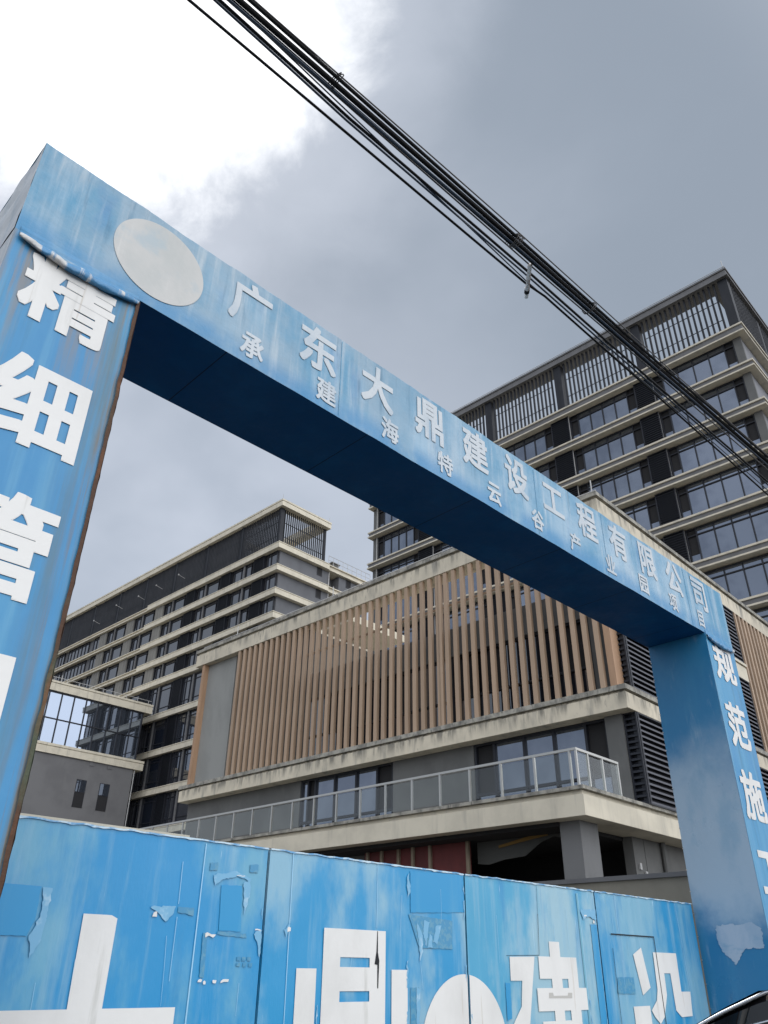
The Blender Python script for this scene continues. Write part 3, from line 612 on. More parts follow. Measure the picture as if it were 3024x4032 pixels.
# narrow windows on the end wall, roof-terrace railing, downpipe
for (zb, zt) in ups + [(20.5, 22.0)]:
    for va in (41.57, 45.22):
        f = MB(FL); z_ = zb + .80
        f.box(va, va + .05, 47.86, 47.95, z_, z_ + .85); f.box(va + .55, va + .6, 47.86, 47.95, z_, z_ + .85); f.box(va + .05, va + .55, 47.86, 47.95, z_, z_ + .05); f.box(va + .05, va + .55, 47.86, 47.95, z_ + .80, z_ + .85)
        o = f.build('small_window', FRAME, lb); MB(FL).box(va + .05, va + .55, 47.88, 47.895, z_ + .05, z_ + .80).build('pane', ROOM, o)
MB(FL).tube([(43.0, 47.85, -0.9), (43.0, 47.85, 31.5)], 0.08, 6).build('downpipe', PIPE, lb)
rt = MB(FL).tube([(42.75, 47.7, 33.05), (48.2, 47.7, 33.05)], 0.04, 6).tube([(42.75, 47.7, 32.6), (48.2, 47.7, 32.6)], 0.03, 6)
for i in range(10): rt.tube([(42.75 + i * .605, 47.7, 32.12), (42.75 + i * .605, 47.7, 33.05)], 0.035, 6)
rt.build('terrace_railing', PIPE, lb)
MB(FL).box(43.6, 44.4, 48.1, 49.0, 32.12, 32.75).box(43.5, 44.5, 48.0, 49.1, 32.75, 32.85).build('roof_hatch', GREYW, lb)

# ------------------------------------------------------------------ glass-topped annex, far left
KG = 3.55
FG = Frame(dA, dB, KG, 16.8, 30.0)
an = thing('glass_annex', 'grey annex with a band of mirror glass between two cream ledges, at the left edge', 'building', FG.loc, FG.rz)
MB(FG).box(6.0, 16.78, 30.0, 33.5, -0.45, 7.045).build('wall', GREYB, an)
for (z0, za, zb, z1, nm) in ((7.045, 7.30, 7.33, 7.42, 'ledge'), (9.40, 9.68, 9.71, 9.79, 'roof_band')):
    b = MB(FG).box(5.7, 17.17, 29.93, 33.7, z0, za); b.box(5.7, 17.15, 29.96, 33.7, za, zb); b.box(5.7, 17.18, 29.92, 33.7, zb, z1)
    b.build(nm, CREAM, an)
cw = MB(FG); v = 16.82
ms = []
x = 12.666 - 0.522 * 9
while x < 16.4: ms.append(x); x += 0.522
for mm in ms: cw.box(mm - .021, mm + .021, 30.0, 30.06, 7.42, 9.40)
cw.box(7.9, 16.78, 29.995, 30.055, 8.33, 8.37); cw.box(16.76, 16.82, 29.99, 30.06, 7.42, 9.40)
cw.box(7.9, 16.78, 29.99, 30.06, 9.345, 9.398)
cwo = cw.build('curtain_wall_frame', FRAME, an)
MB(FG).box(7.9, 16.78, 30.03, 30.035, 7.42, 9.40).build('glazing', MIRROR, cwo)
MB(FG).box(7.9, 16.8, 30.1, 33.3, 7.42, 9.40).build('interior_core', ROOM, an)
for (va, vb) in ((14.47, 14.885), (15.452, 15.877)):
    f = MB(FG).box(va, va + .02, 29.985, 30.004, 5.29, 6.31).box(vb - .02, vb, 29.985, 30.004, 5.29, 6.31).box(va + .02, vb - .02, 29.985, 30.004, 6.29, 6.31).box(va + .02, vb - .02, 29.985, 30.004, 5.84, 5.86)
    o = f.build('window', FRAME, an)
    MB(FG).box(va + .02, vb - .02, 29.99, 29.997, 5.86, 6.29).build('pane', MIRROR, o)
    MB(FG).box(va + .02, vb - .02, 29.992, 29.998, 5.29, 5.84).build('open_sash_gap', ROOM, o)
for va in (14.86, 15.62): MB(FG).box(va, va + .2, 29.98, 30.0, 6.88, 7.03).build('vent_grille', FASC, an)
MB(FG).tube([(16.83, 29.98, -0.4), (16.83, 29.98, 7.0)], 0.07, 6).build('downpipe', PIPE, an)
rr = MB(FG).tube([(12.0, 30.02, 9.95), (17.1, 30.02, 9.95)], 0.035, 6)
for i in range(10): rr.tube([(12.2 + i * .53, 30.02, 9.79), (12.2 + i * .53, 30.02, 9.95)], 0.035, 6)
rr.tube([(13.05, 30.1, 9.79), (13.05, 30.1, 10.10)], 0.05, 6)
rr.build('roof_rail', PIPE, an)

# ------------------------------------------------------------------ gate arch
FGt = Frame(gA, gN, 1.0, 7.2, 5.5)
gate = thing('gate_arch', 'big weathered blue vinyl gate arch with white lettering across the beam and down its pillars', 'gate', FGt.loc, FGt.rz)
S0, S1, Y0, Y1, ZB, ZT = 0.80, 13.574, 5.0, 6.04, 5.005, 6.078
PL, PR = 1.89, 12.503
def wavy(s, z, amp=0.0035, f=1.3, seed=0.0): return amp * mnoise.noise(Vector((s * f + seed, z * f * 1.4, seed)))
def fpt(s, z, extra=0.0): return (s, Y0 + extra, z)
bm = MB(FGt)
def topj(s): return 0.014 * mnoise.noise(Vector((s * 3.1, 0.3, 0.7))) + 0.006 * mnoise.noise(Vector((s * 9.0, 4.3, 0.7))) + 0.008 * max(0, mnoise.noise(Vector((s * 31.0, 4.3, 0.7)))) ** 1.5
def botj(s): return 0.008 * mnoise.noise(Vector((s * 2.2, 9.3, 0.7)))
def front(a, b):
    s = S0 + (S1 - S0) * a; z = (ZB + botj(s)) * (1 - b) + (ZT + topj(s)) * b
    k = min(1, 6 * b, 6 * (1 - b), 20 * a, 20 * (1 - a))
    return (s, Y0 + wavy(s, z) * max(0, k), z)
bm.grid(front, 420, 10)
NB = 420
i0 = len(bm.v)
# top, back, ends share a plain shell behind the front sheet
def strip(pa, pb, n=NB):
    bm.grid(lambda a, b: tuple(pa(a)[k] * (1 - b) + pb(a)[k] * b for k in range(3)), n, 1)
strip(lambda a: front(a, 1), lambda a: (S0 + (S1 - S0) * a, Y1, ZT))
strip(lambda a: (S0 + (S1 - S0) * a, Y1, ZT), lambda a: (S0 + (S1 - S0) * a, Y1, ZB))
beam = bm.build('beam', VB, gate, smooth=False)
un = MB(FGt)
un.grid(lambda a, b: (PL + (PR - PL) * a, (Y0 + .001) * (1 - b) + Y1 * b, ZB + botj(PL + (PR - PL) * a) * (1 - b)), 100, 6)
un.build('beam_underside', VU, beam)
for s_, m_ in ((S0, VEND), (S1, VB)):
    MB(FGt).grid(lambda a, b: (s_ + wavy(a * 2, b * 2, .02, 1.5, s_), Y0 + (Y1 - Y0) * a, ZB + (ZT - ZB) * b), 8, 8).build('beam_end_cover', m_, beam)
def pillar(a, e, inner_first):
    p = MB(FGt)
    p.grid(lambda q, t: (a + (e - a) * q, Y0 + (wavy(a + q * 1.1, t * 5, .004, 1.1, a) if 0 < q < 1 else 0), -EYE + (ZB + EYE) * t), 10, 50)
    o = p.build('pillar', VPR if inner_first else VP, gate, smooth=True)
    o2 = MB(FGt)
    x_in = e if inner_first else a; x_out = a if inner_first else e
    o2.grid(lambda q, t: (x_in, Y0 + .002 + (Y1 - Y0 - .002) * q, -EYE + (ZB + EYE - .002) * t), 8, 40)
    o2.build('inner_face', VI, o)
    o3 = MB(FGt)
    o3.grid(lambda q, t: (x_out, Y0 + .002 + (Y1 - Y0 - .002) * q, -EYE + (ZB + EYE - .002) * t), 2, 10)
    o3.grid(lambda q, t: (a + (e - a) * q, Y1, -EYE + (ZB + EYE - .002) * t), 2, 10)
    o3.build('outer_cover', VEND if inner_first else VP, o)
    return o
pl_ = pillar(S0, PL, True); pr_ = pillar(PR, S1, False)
# rusty corner angle on the left pillar and a dark hem on the right one
tr = MB(FGt)
tr.grid(lambda a, b: (PL - .030 * (1 - a) + .012 * mnoise.noise(Vector((b * 40, 1, a))) * (1 if a == 0 else .6), Y0 - .016 + .004 * a, -EYE + (ZB - .03 + EYE) * b), 2, 120)
tr.grid(lambda a, b: (PL + .004 + .007 * mnoise.noise(Vector((b * 60, 3, 1))), Y0 - .014 + .06 * a, -EYE + (ZB - .03 + EYE) * b), 1, 120)
tr.build('rusty_corner_trim', M_RUST, pl_)
tr = MB(FGt).grid(lambda a, b: (PR + .012 * a + .006 * mnoise.noise(Vector((b * 30, 7, 1))), Y0 - .014, -EYE + (ZB - .03 + EYE) * b), 1, 80)
tr.build('corner_hem', M_RIBD, pr_)
# vinyl rolled and bunched where beam cover meets pillar
def fold(a, e, seed, parent):
    def fn(q, t):
        s = a + (e - a) * q; sag = 0.10 * math.sin(math.pi * q)
        ang = -0.25 * math.pi + 1.5 * math.pi * t
        r = 0.026 + 0.036 * math.sin(math.pi * q) ** .6
        r *= 1 + .35 * mnoise.noise(Vector((q * 9 + seed, t * 3, seed))) + .12 * mnoise.noise(Vector((q * 30, t * 6, seed)))
        if t < .12: r *= .6
        return (s, Y0 - .012 - max(0.0, r * math.sin(ang + .25 * math.pi + 0.1)), ZB - .035 - sag * .55 - r * math.cos(ang + .6) - .02)
    MB(FGt).grid(fn, 60, 14).build('rolled_vinyl', M_FOLD, parent, smooth=True)
    def flap(q, t):
        s = a + (e - a) * q; sag = 0.10 * math.sin(math.pi * q)
        z = ZB + .05 - (.08 + sag * .55) * t
        return (s, Y0 - .010 - .03 * t * math.sin(math.pi * min(1, q * 1.0)) - .016 * mnoise.noise(Vector((q * 6 + t * 5, t * 2, seed))) * t, z)
    MB(FGt).grid(flap, 60, 8).build('vinyl_flap', VB, parent, smooth=True)
M_FOLD = mat('rolled_vinyl', (0.07, 0.25, 0.47), 0.28, layers=[((0.60, 0.60, 0.59), 4.2, 0.51, 0.55, (1, .2, 0.2), 1.0, 4), ((0.05, 0.16, 0.30), 7, 0.5, 0.7, (1, 1, 1), 0.6, 2)], bump=(9, 0.4))
fold(.84, 1.87, 2.0, pl_); fold(12.52, 13.55, 5.0, pr_)

# lettering: outlines of the bold characters, fitted to the measured boxes
def glyph(ch, s0, s1, z0, z1, parent, m, y=Y0 - .006, fr=FGt, bold=0.035, name='character'):
    c = bpy.data.curves.new('character', 'FONT'); c.body = ch; c.resolution_u = 3
    t = bpy.data.objects.new('character', c); COL.objects.link(t)
    dg = bpy.context.evaluated_depsgraph_get()
    me = bpy.data.meshes.new_from_object(t.evaluated_get(dg)); bpy.data.objects.remove(t); bpy.data.curves.remove(c)
    vs = [(p.co.x, p.co.y) for p in me.vertices]; fs = [tuple(p.vertices) for p in me.polygons]; bpy.data.meshes.remove(me)
    xa, xb = min(v[0] for v in vs) - bold, max(v[0] for v in vs) + bold
    ya, yb_ = min(v[1] for v in vs) - bold, max(v[1] for v in vs) + bold
    b = MB(fr); k = 0
    sh = [(0, 0)]
    for f_, n_ in ((.5, 2), (1.0, 6)):                 # shifts round a square keep the stroke ends square
        q = [-1 + 2 * i / n_ for i in range(n_)]
        sh += [(bold * f_ * x_, bold * f_ * y_) for t_ in q for (x_, y_) in ((t_, -1), (1, t_), (-t_, 1), (-1, -t_))]
    for (dx, dy) in sh:
        i0 = len(b.v)
        for (x, yy) in vs:
            b.v.append(fr(s0 + (x + dx - xa) / (xb - xa) * (s1 - s0), y - k * .00006, z0 + (yy + dy - ya) / (yb_ - ya) * (z1 - z0)))
        b.f += [tuple(i0 + a for a in f) for f in fs]; k += 1
    return b.build(name, m, parent)
row1 = [('广', 2.99), ('东', 3.88), ('大', 4.76), ('鼎', 5.63), ('建', 6.495), ('设', 7.355), ('工', 8.205), ('程', 9.063), ('有', 9.93), ('限', 10.82), ('公', 11.69), ('司', 12.60)]
for ch, s in row1:
    hw, hh = (0.25, 0.285)
    if ch == '工': hh = 0.22
    if ch == '公': hw = .27
    glyph(ch, s - hw, s + hw, 5.735 - hh, 5.735 + hh, beam, M_WHITEB, bold=.026)
row2 = [('承', 3.06), ('建', 4.018), ('海', 4.964), ('特', 5.897), ('云', 6.836), ('谷', 7.764), ('产', 8.664), ('业', 9.59), ('园', 10.551), ('项', 11.493), ('目', 12.46)]
for ch, s in row2:
    hw, hh = (0.135, 0.15)
    if ch == '目': hw = .10
    glyph(ch, s - hw, s + hw, 5.235 - hh, 5.235 + hh, beam, M_WHITEB, bold=.026)
dc = MB(FGt)
dc.prism([(1.99 + .455 * math.cos(2 * math.pi * i / 72), Y0 - .006, 5.56 + .44 * math.sin(2 * math.pi * i / 72)) for i in range(72)], (0, .004, 0))
dc.build('logo_disc', M_DISC, beam)
for ch, a, e, z0, z1 in (('精', .965, 1.715, 4.25, 4.92), ('细', .955, 1.69, 3.17, 3.92), ('管', .94, 1.695, 2.05, 2.81), ('理', .94, 1.68, .95, 1.69)):
    glyph(ch, a, e, z0, z1, pl_, M_WHITE, bold=.028)
for ch, a, e, z0, z1 in (('规', 12.66, 13.42, 4.26, 4.93), ('范', 12.68, 13.41, 3.16, 3.90), ('施', 12.64, 13.41, 2.06, 2.81), ('工', 12.67, 13.40, 1.04, 1.63)):
    glyph(ch, a, e, z0, z1, pr_, M_WHITE, bold=.028)
# ragged bits along the top edge, cover seams, rust runs
for s in (7.78, 9.50, 4.2, 12.1): MB(FGt).box(s - .004, s + .004, Y0 - .0055, Y0 - .0045, ZB + .02, ZT - .02).build('cover_seam', M_TAPE, beam)
M_TORN = mat('torn_pale_sheet', (0.25, 0.36, 0.49), 0.4, layers=[((0.34, 0.43, 0.54), 3, 0.4, 0.65, (1, 1, .5), 0.9, 2), ((0.14, 0.29, 0.44), 5, 0.52, 0.7, (1, .4, 1), 0.7, 5)])
# torn sheet low on the inner face of the right pillar
tp = [(5.734, 0.639), (5.5, .66), (5.40, .64), (5.219, 0.679), (5.082, 0.592), (5.102, 0.347), (5.25, .36), (5.376, 0.343), (5.42, .30), (5.54, 0.146), (5.716, 0.339), (5.753, 0.438)]
MB(FGt).prism([(PR - .004, y, z) for y, z in rag(tp, .022)], (-.004, 0, 0)).build('torn_sheet', M_TORN, pr_)
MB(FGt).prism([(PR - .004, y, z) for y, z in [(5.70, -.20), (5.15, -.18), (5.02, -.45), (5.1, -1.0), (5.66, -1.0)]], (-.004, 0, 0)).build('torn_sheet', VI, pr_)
for i in range(22): pass
sc_ = MB(FGt)
for i in range(20): sc_.box(PR - .012, PR - .002, Y1 - .012, Y1 + .004, -1.0 + i * .3, -0.985 + i * .3)
sc_.build('cover_screw', STEEL, pr_)

# ------------------------------------------------------------------ sliding gate panels (blue hoarding) behind the arch
YF = 6.03
FHT = 0.937
FF = Frame(gA, gN, 1.0, 0, YF)
def panel(a, e, label, m, chars=None):
    fr = Frame(gA, gN, 1.0, (a + e) / 2, YF)
    t = thing('hoarding', label, 'hoarding', fr.loc, fr.rz, 'panels of the blue sliding gate')
    b = MB(fr)
    def fn(q, p):
        s = a + (e - a) * q; z = -EYE + .06 + (FHT + EYE - .06) * p
        edge = 1 if 0 < q < 1 and 0 < p < 1 else 0
        if p == 1: z += .006 * mnoise.noise(Vector((s * 7, 1, 2)))
        rib = .003 * math.exp(-((s * 1.55) % 1.0 - .5) ** 2 / .002)
        return (s, YF + edge * (wavy(s, z, .004, 1.6, 3.0) - rib), z)
    b.grid(fn, 60, 40)
    b.box(a, e, YF + .02, YF + .06, -EYE + .06, FHT - .004)
    b.build('sheet', m, t, smooth=False)
    ed = MB(fr).grid(lambda q, p: (a + (e - a) * q, YF - .012 + .07 * p, FHT + .004 + .010 * mnoise.noise(Vector((q * 20 + a, p, 2)))), 60, 2)
    ed.grid(lambda q, p: (a + (e - a) * q, YF - .012, FHT + .004 + .010 * mnoise.noise(Vector((q * 20 + a, 0, 2))) - (.012 + .014 * max(0, mnoise.noise(Vector((q * 33, a, 5))))) * p), 60, 1)
    ed.build('top_hem', M_EDGEW, t)
    return t, fr
p1, f1 = panel(1.95, 4.512, 'blue vinyl gate panel beside the left pillar, with part of a huge white character', FM[0])
p2, f2 = panel(4.538, 7.172, 'blue gate panel with faded centre and a big white box-shaped character', FM[1])
p3, f3 = panel(7.198, 9.756, 'most faded pale blue gate panel, with half a white disc at its left edge', FM[2])
p4, f4 = panel(9.782, 12.43, 'blue gate panel with a wicket door outline, beside the right pillar', FM[3])
def flat(fr, pts, name, m, parent, off=.0095, th=.0015):
    return MB(fr).prism([(s, YF - off, z) for s, z in pts], (0, th, 0)).build(name, m, parent)
def boxes(fr, L_, name, m, parent, off=.0095):
    b = MB(fr)
    for s0, s1, z0, z1 in L_: b.box(s0, s1, YF - off, YF - off + .0015, z0, z1)
    return b.build(name, m, parent)
# 大
b = MB(f1)
for pts in ([(2.90, .345), (3.12, .345), (3.17, .325), (3.165, -.24), (2.905, -.24)], [(2.3, -.24), (3.757, -.24), (3.757, -.50), (2.3, -.50)],
            [(2.89, -.50), (3.16, -.50), (3.0, -.9), (2.6, -1.25), (2.25, -1.35), (2.2, -1.15), (2.6, -.9)], [(3.18, -.50), (3.28, -.75), (3.75, -1.1), (3.85, -1.3), (3.4, -1.2), (3.05, -.85)]):
    b.prism([(s, YF - .0095, z) for s, z in pts], (0, .0015, 0))
b.build('character', M_WHITE, p1)
# 鼎
boxes(f2, [(5.2, 5.98, .117, .343), (5.2, 5.405, .04, .117), (5.773, 5.98, .04, .117), (5.2, 5.98, -.146, .04), (5.2, 5.41, -.227, -.146), (5.775, 5.98, -.227, -.146), (5.2, 5.98, -.46, -.227),
           (4.905, 5.13, -.9, .025), (6.063, 6.28, -.9, .025), (4.905, 6.28, -1.05, -.9), (5.0, 5.2, -1.45, -1.05), (5.38, 5.54, -1.45, -1.05), (5.68, 5.84, -1.45, -1.05), (6.0, 6.2, -1.45, -1.05)], 'character', M_WHITE, p2)
# disc split over two panels
def disc(fr, clip, parent):
    pts = [(7.12 + .66 * math.cos(2 * math.pi * i / 96), -.665 + .66 * math.sin(2 * math.pi * i / 96)) for i in range(96)]
    flat(fr, [(min(max(s, clip[0]), clip[1]), z) for s, z in pts if True], 'logo_disc', M_WHITE, parent)
disc(f2, (0, 7.168), p2); disc(f3, (7.202, 99), p3)
# 建
b = MB(f3)
b.prism([(s, YF - .0095, z) for s, z in [(7.9, .165), (8.36, .175), (8.19, -.46), (8.12, -.85), (7.8, -1.1), (7.75, -.95), (7.9, -.7), (7.894, -.46), (8.06, -.3), (8.10, -.06), (7.895, -.06)]], (0, .0015, 0))
for s0, s1, z0, z1 in [(8.665, 8.872, .18, .335), (8.435, 9.2, -.04, .18), (8.665, 8.870, -.13, -.04), (8.99, 9.2, -.13, -.04), (8.367, 9.355, -.35, -.13), (8.67, 8.862, -.445, -.35), (8.99, 9.2, -.445, -.35), (8.43, 9.2, -.6, -.445), (8.665, 8.87, -.75, -.6), (8.4, 9.3, -.88, -.75), (8.665, 8.87, -1.05, -.88), (8.2, 9.5, -1.25, -1.05)]:
    b.box(s0, s1, YF - .0095, YF - .008, z0, z1)
b.build('character', M_WHITE, p3)
# 设
b = MB(f4)
for pts in ([(10.766, .324), (10.872, -.132), (10.656, -.215), (10.541, .239)], [(10.386, -.334), (10.793, -.33), (10.786, -.95), (10.9, -1.0), (10.9, -1.2), (10.55, -1.2), (10.55, -.53), (10.386, -.53)],
            [(11.066, .276), (11.705, .276), (11.692, -.18), (11.948, -.181), (11.905, -.465), (11.596, -.471), (11.472, -.393), (11.459, .034), (11.29, .033), (11.279, -.216), (11.133, -.461), (11.006, -.533), (10.889, -.456), (10.822, -.382), (10.992, -.275), (11.048, -.152)],
            [(11.0, -.60), (11.85, -.60), (11.75, -.8), (11.55, -1.0), (11.95, -1.15), (11.85, -1.3), (11.4, -1.1), (11.05, -1.3), (10.95, -1.15), (11.25, -.98), (11.1, -.78)]):
    b.prism([(s, YF - .0095, z) for s, z in pts], (0, .0015, 0))
b.build('character', M_WHITE, p4)
# wicket door cut
boxes(f4, [(10.05, 11.15, .452, .466), (11.137, 11.15, -1.5, .452), (10.05, 10.056, -1.5, .3)], 'wicket_door', M_BLACK, p4, off=.013)
PM = dict(shard=('torn_film', M_SHARD), darkpatch=('fresh_patch', M_DARKP), tape=('tape_strip', M_TAPE), white=('paper_scrap', M_WHITE), greysm=('grey_smudge', mat('grey_smear', (0.5, 0.49, 0.46), .5)),
          crack=('split', M_BLACK), lightrib=('seam', M_RIB), ribd=('seam', M_RIBD))
PATCH = [
 ('shard', [(2.564, 0.493), (2.635, 0.494), (2.632, 0.356), (2.628, 0.168), (2.569, 0.062), (2.535, 0.191), (2.589, 0.31), (2.579, 0.413)]),
 ('shard', [(3.425, 0.422), (3.65, 0.434), (3.628, 0.368), (3.574, 0.323), (3.511, 0.372)]),
 ('darkpatch', [(1.96, 0.505), (2.553, 0.499), (2.554, 0.292), (2.521, 0.19), (1.96, 0.188)]),
 ('tape', [(3.673, 0.43), (3.819, 0.431), (3.821, 0.375), (3.674, 0.39)]),
 ('white', [(3.948, 0.256), (4.04, 0.254), (4.044, 0.23), (4.0, .236), (3.946, 0.232)]),
 ('tape', [(3.924, 0.774), (4.0, 0.778), (4.0, .72), (3.924, 0.712)]), ('tape', [(4.33, 0.79), (4.417, 0.8), (4.415, 0.73), (4.33, 0.73)]),
 ('shard', [(3.971, 0.684), (4.195, 0.722), (4.343, 0.686), (4.334, 0.665), (4.19, 0.69), (4.06, 0.655), (3.991, 0.597)]),
 ('shard', [(4.27, 0.638), (4.344, 0.675), (4.351, 0.559), (4.31, 0.403)]),
 ('darkpatch', [(4.056, 0.612), (4.264, 0.621), (4.294, 0.278), (4.076, 0.28)]),
 ('tape', [(4.064, 0.275), (4.351, 0.265), (4.355, 0.235), (4.061, 0.25)]),
 ('shard', [(4.415, 0.262), (4.505, 0.301), (4.505, 0.094), (4.464, 0.213)]),
 ('darkpatch', [(6.33, 0.90), (7.165, 0.925), (7.165, 0.562), (6.33, 0.519)]),
 ('tape', [(6.30, 0.505), (6.962, 0.474), (6.949, 0.216), (6.451, 0.211)]),
 ('shard', [(6.415, 0.438), (6.494, 0.344), (6.501, 0.188), (6.46, 0.098)]),
 ('shard', [(6.517, 0.461), (6.599, 0.446), (6.552, 0.237), (6.505, 0.344)]),
 ('shard', [(6.691, 0.413), (6.787, 0.429), (6.707, 0.253), (6.656, 0.276)]),
 ('shard', [(6.605, 0.348), (6.637, 0.324), (6.644, 0.215), (6.57, 0.213)]),
 ('shard', [(9.393, 0.702), (9.745, 0.721), (9.745, 0.595), (9.58, .64), (9.448, 0.597)]),
 ('tape', [(8.2, -.06), (8.23, -.06), (8.23, -.3), (8.2, -.3)]),
 ('darkpatch', [(7.80, -0.08), (7.885, -0.086), (7.885, -0.40), (7.80, -0.427)]),
 ('shard', [(6.309, 0.883), (6.325, 0.707), (6.287, 0.654), (6.278, 0.83)]),
 ('shard', [(4.747, 0.305), (4.803, 0.36), (4.776, 0.243)]),
 ('greysm', [(8.583, -0.175), (8.66, -.175), (8.67, -.205), (8.95, -.205), (8.96, -.177), (9.045, -0.178), (9.034, -0.232), (8.575, -0.228)]),
 ('crack', [(5.865, 0.34), (5.872, 0.34), (5.876, 0.163), (5.895, 0.096), (5.885, -0.125), (5.873, -0.125), (5.871, 0.062), (5.835, 0.067), (5.857, 0.174)]),
 ('crack', [(7.836, 0.178), (8.456, 0.193), (8.454, 0.188), (7.84, 0.174)]), ('crack', [(8.482, 0.612), (8.490, 0.613), (8.455, 0.195), (8.450, 0.195)]),
 ('tape', [(10.098, -0.018), (10.48, -0.015), (10.48, -0.199), (10.051, -0.195)]),
 ('lightrib', [(3.859, 0.911), (3.868, 0.912), (3.873, -1.5), (3.857, -1.5)]), ('lightrib', [(4.791, 0.935), (4.799, 0.936), (4.82, -1.5), (4.812, -1.5)]),
 ('lightrib', [(5.861, 0.93), (5.867, 0.93), (5.862, 0.369), (5.857, 0.368)]), ('lightrib', [(3.661, 0.756), (3.666, 0.757), (3.675, 0.45), (3.670, 0.45)]),
 ('lightrib', [(3.672, 0.36), (3.677, 0.36), (3.68, -0.074), (3.676, -0.074)]),
 ('ribd', [(9.338, 0.884), (9.372, 0.887), (9.374, -1.5), (9.344, -1.5)]), ('lightrib', [(9.375, 0.884), (9.383, 0.887), (9.386, -1.5), (9.378, -1.5)]),
 ('ribd', [(8.514, 0.936), (8.524, 0.938), (8.505, 0.61), (8.495, 0.61)]), ('darkpatch', [(9.60, .55), (9.74, .55), (9.74, -1.4), (9.60, -1.4)]),
 ('lightrib', [(10.25, .92), (10.256, .92), (10.25, .50), (10.245, .50)]), ('lightrib', [(11.9, .92), (11.906, .92), (11.98, -.5), (11.975, -.5)]),
]
rnd = random.Random(11)
for (s_, z_, w_, h_) in ((3.93, -.08, .03, .03), (3.98, -.09, .025, .028), (4.06, -.085, .04, .032), (4.14, -.08, .07, .03), (3.46, .355, .03, .05), (4.19, .69, .10, .012), (4.44, .29, .05, .02), (9.47, .63, .06, .03), (4.78, .30, .03, .05), (9.66, .56, .03, .05)):
    PATCH.append(('white', [(s_, z_), (s_ + w_, z_ + .004), (s_ + w_, z_ + h_ * .6), (s_ + w_ * .4, z_ + h_ * .7), (s_, z_ + h_ * .5)]))
for (s_, z_) in ((4.28, .07), (4.33, .07), (4.38, .07), (4.28, .03), (4.34, .03), (4.40, .03)):
    PATCH.append(('tape', [(s_, z_), (s_ + .035, z_), (s_ + .035, z_ + .028), (s_, z_ + .028)]))
PATCH.append(('tape', [(3.93, .26), (3.97, .26), (3.98, -.05), (3.94, -.05)])); PATCH.append(('tape', [(6.32, -.12), (6.44, -.12), (6.44, -.9), (6.32, -.9)])); PATCH.append(('shard', [(6.40, -.12), (6.46, -.14), (6.44, -.5), (6.40, -.45)]))
for k in range(14):                                    # scuffed strips beside the joints
    c_ = rnd.choice((4.49, 5.15, 6.27, 7.15, 9.40, 9.73, 7.22)); z = rnd.uniform(-.5, .85)
    PATCH.append(('shard', [(c_, z), (c_ + rnd.uniform(.004, .02), z + .01), (c_ + rnd.uniform(.004, .02), z - rnd.uniform(.05, .2)), (c_ - .003, z - rnd.uniform(.02, .2))]))
for k in range(26):                                    # hairline creases in the film
    s = rnd.uniform(2.3, 12.2); z = rnd.uniform(-.1, .8); ln = rnd.uniform(.12, .5); dx = rnd.uniform(-.03, .03)
    PATCH.append(('lightrib', [(s, z), (s + .003, z), (s + dx * .6 + .003, z - ln * .5), (s + dx + .002, z - ln), (s + dx, z - ln), (s + dx * .6, z - ln * .5)]))
OFFS = dict(darkpatch=.0066, tape=.0075, lightrib=.0084, ribd=.0080, shard=.0110, white=.0115, greysm=.0112, crack=.0122)
for i, (kind, pts) in enumerate(PATCH):
    c = sum(p[0] for p in pts) / len(pts)
    for (pp, ff, lim) in ((p1, f1, 4.525), (p2, f2, 7.185), (p3, f3, 9.77), (p4, f4, 99)):
        if c < lim:
            nm, mm = PM[kind]
            if kind in ('shard', 'white'): pts = rag(pts, .016)
            elif kind in ('tape', 'darkpatch'): pts = rag(pts, .006)
            flat(ff, pts, nm, mm, pp, off=OFFS[kind] + .00006 * (i % 7), th=.0004); break
# black strip added behind each joint to paint the darkness in the gap
for i, s in enumerate((4.525, 7.185, 9.769)):
    fr = Frame(gA, gN, 1.0, s, YF + .09)
    t = MB(fr).box(s - .05, s + .05, YF + .065, YF + .12, -EYE, FHT - .01).build('gap_backing', M_BLACK)
    t.location = fr.loc; t.rotation_euler = (0, 0, fr.rz)
    tag(t, ('added dark strip that blackens the first joint of the blue gate, below the glass annex', 'added dark strip that blackens the joint of the blue gate that splits the white disc', 'added dark strip that blackens the joint of the blue gate nearest the wicket door')[i], 'post', 'dark strips added behind the gate joints')

# ------------------------------------------------------------------ walls inside the site
fr = Frame(gA, gN, 1.0, 3.0, 6.6)
bw = thing('boundary_wall', 'low grey wall with a cream coping, just behind the left gate panel', 'wall', fr.loc, fr.rz)
MB(fr).box(1.2, 3.95, 6.5, 6.7, -EYE, 0.985).build('wall_body', BWALL, bw); MB(fr).box(1.2, 3.97, 6.47, 6.73, 0.985, 1.028).build('coping', CREAM, bw)
fr = Frame(dA, dB, 1.0, 15.0, 9.0)
rw = thing('site_wall', 'beige rendered wall with a dark metal cap, behind the gate near the right pillar', 'wall', fr.loc, fr.rz)
MB(fr).box(15.0, 15.25, 5.0, 14.5, -EYE, 1.56).build('wall_body', BWALL, rw); MB(fr).box(14.94, 15.31, 4.95, 14.55, 1.56, 1.64).build('metal_cap', FASC, rw)

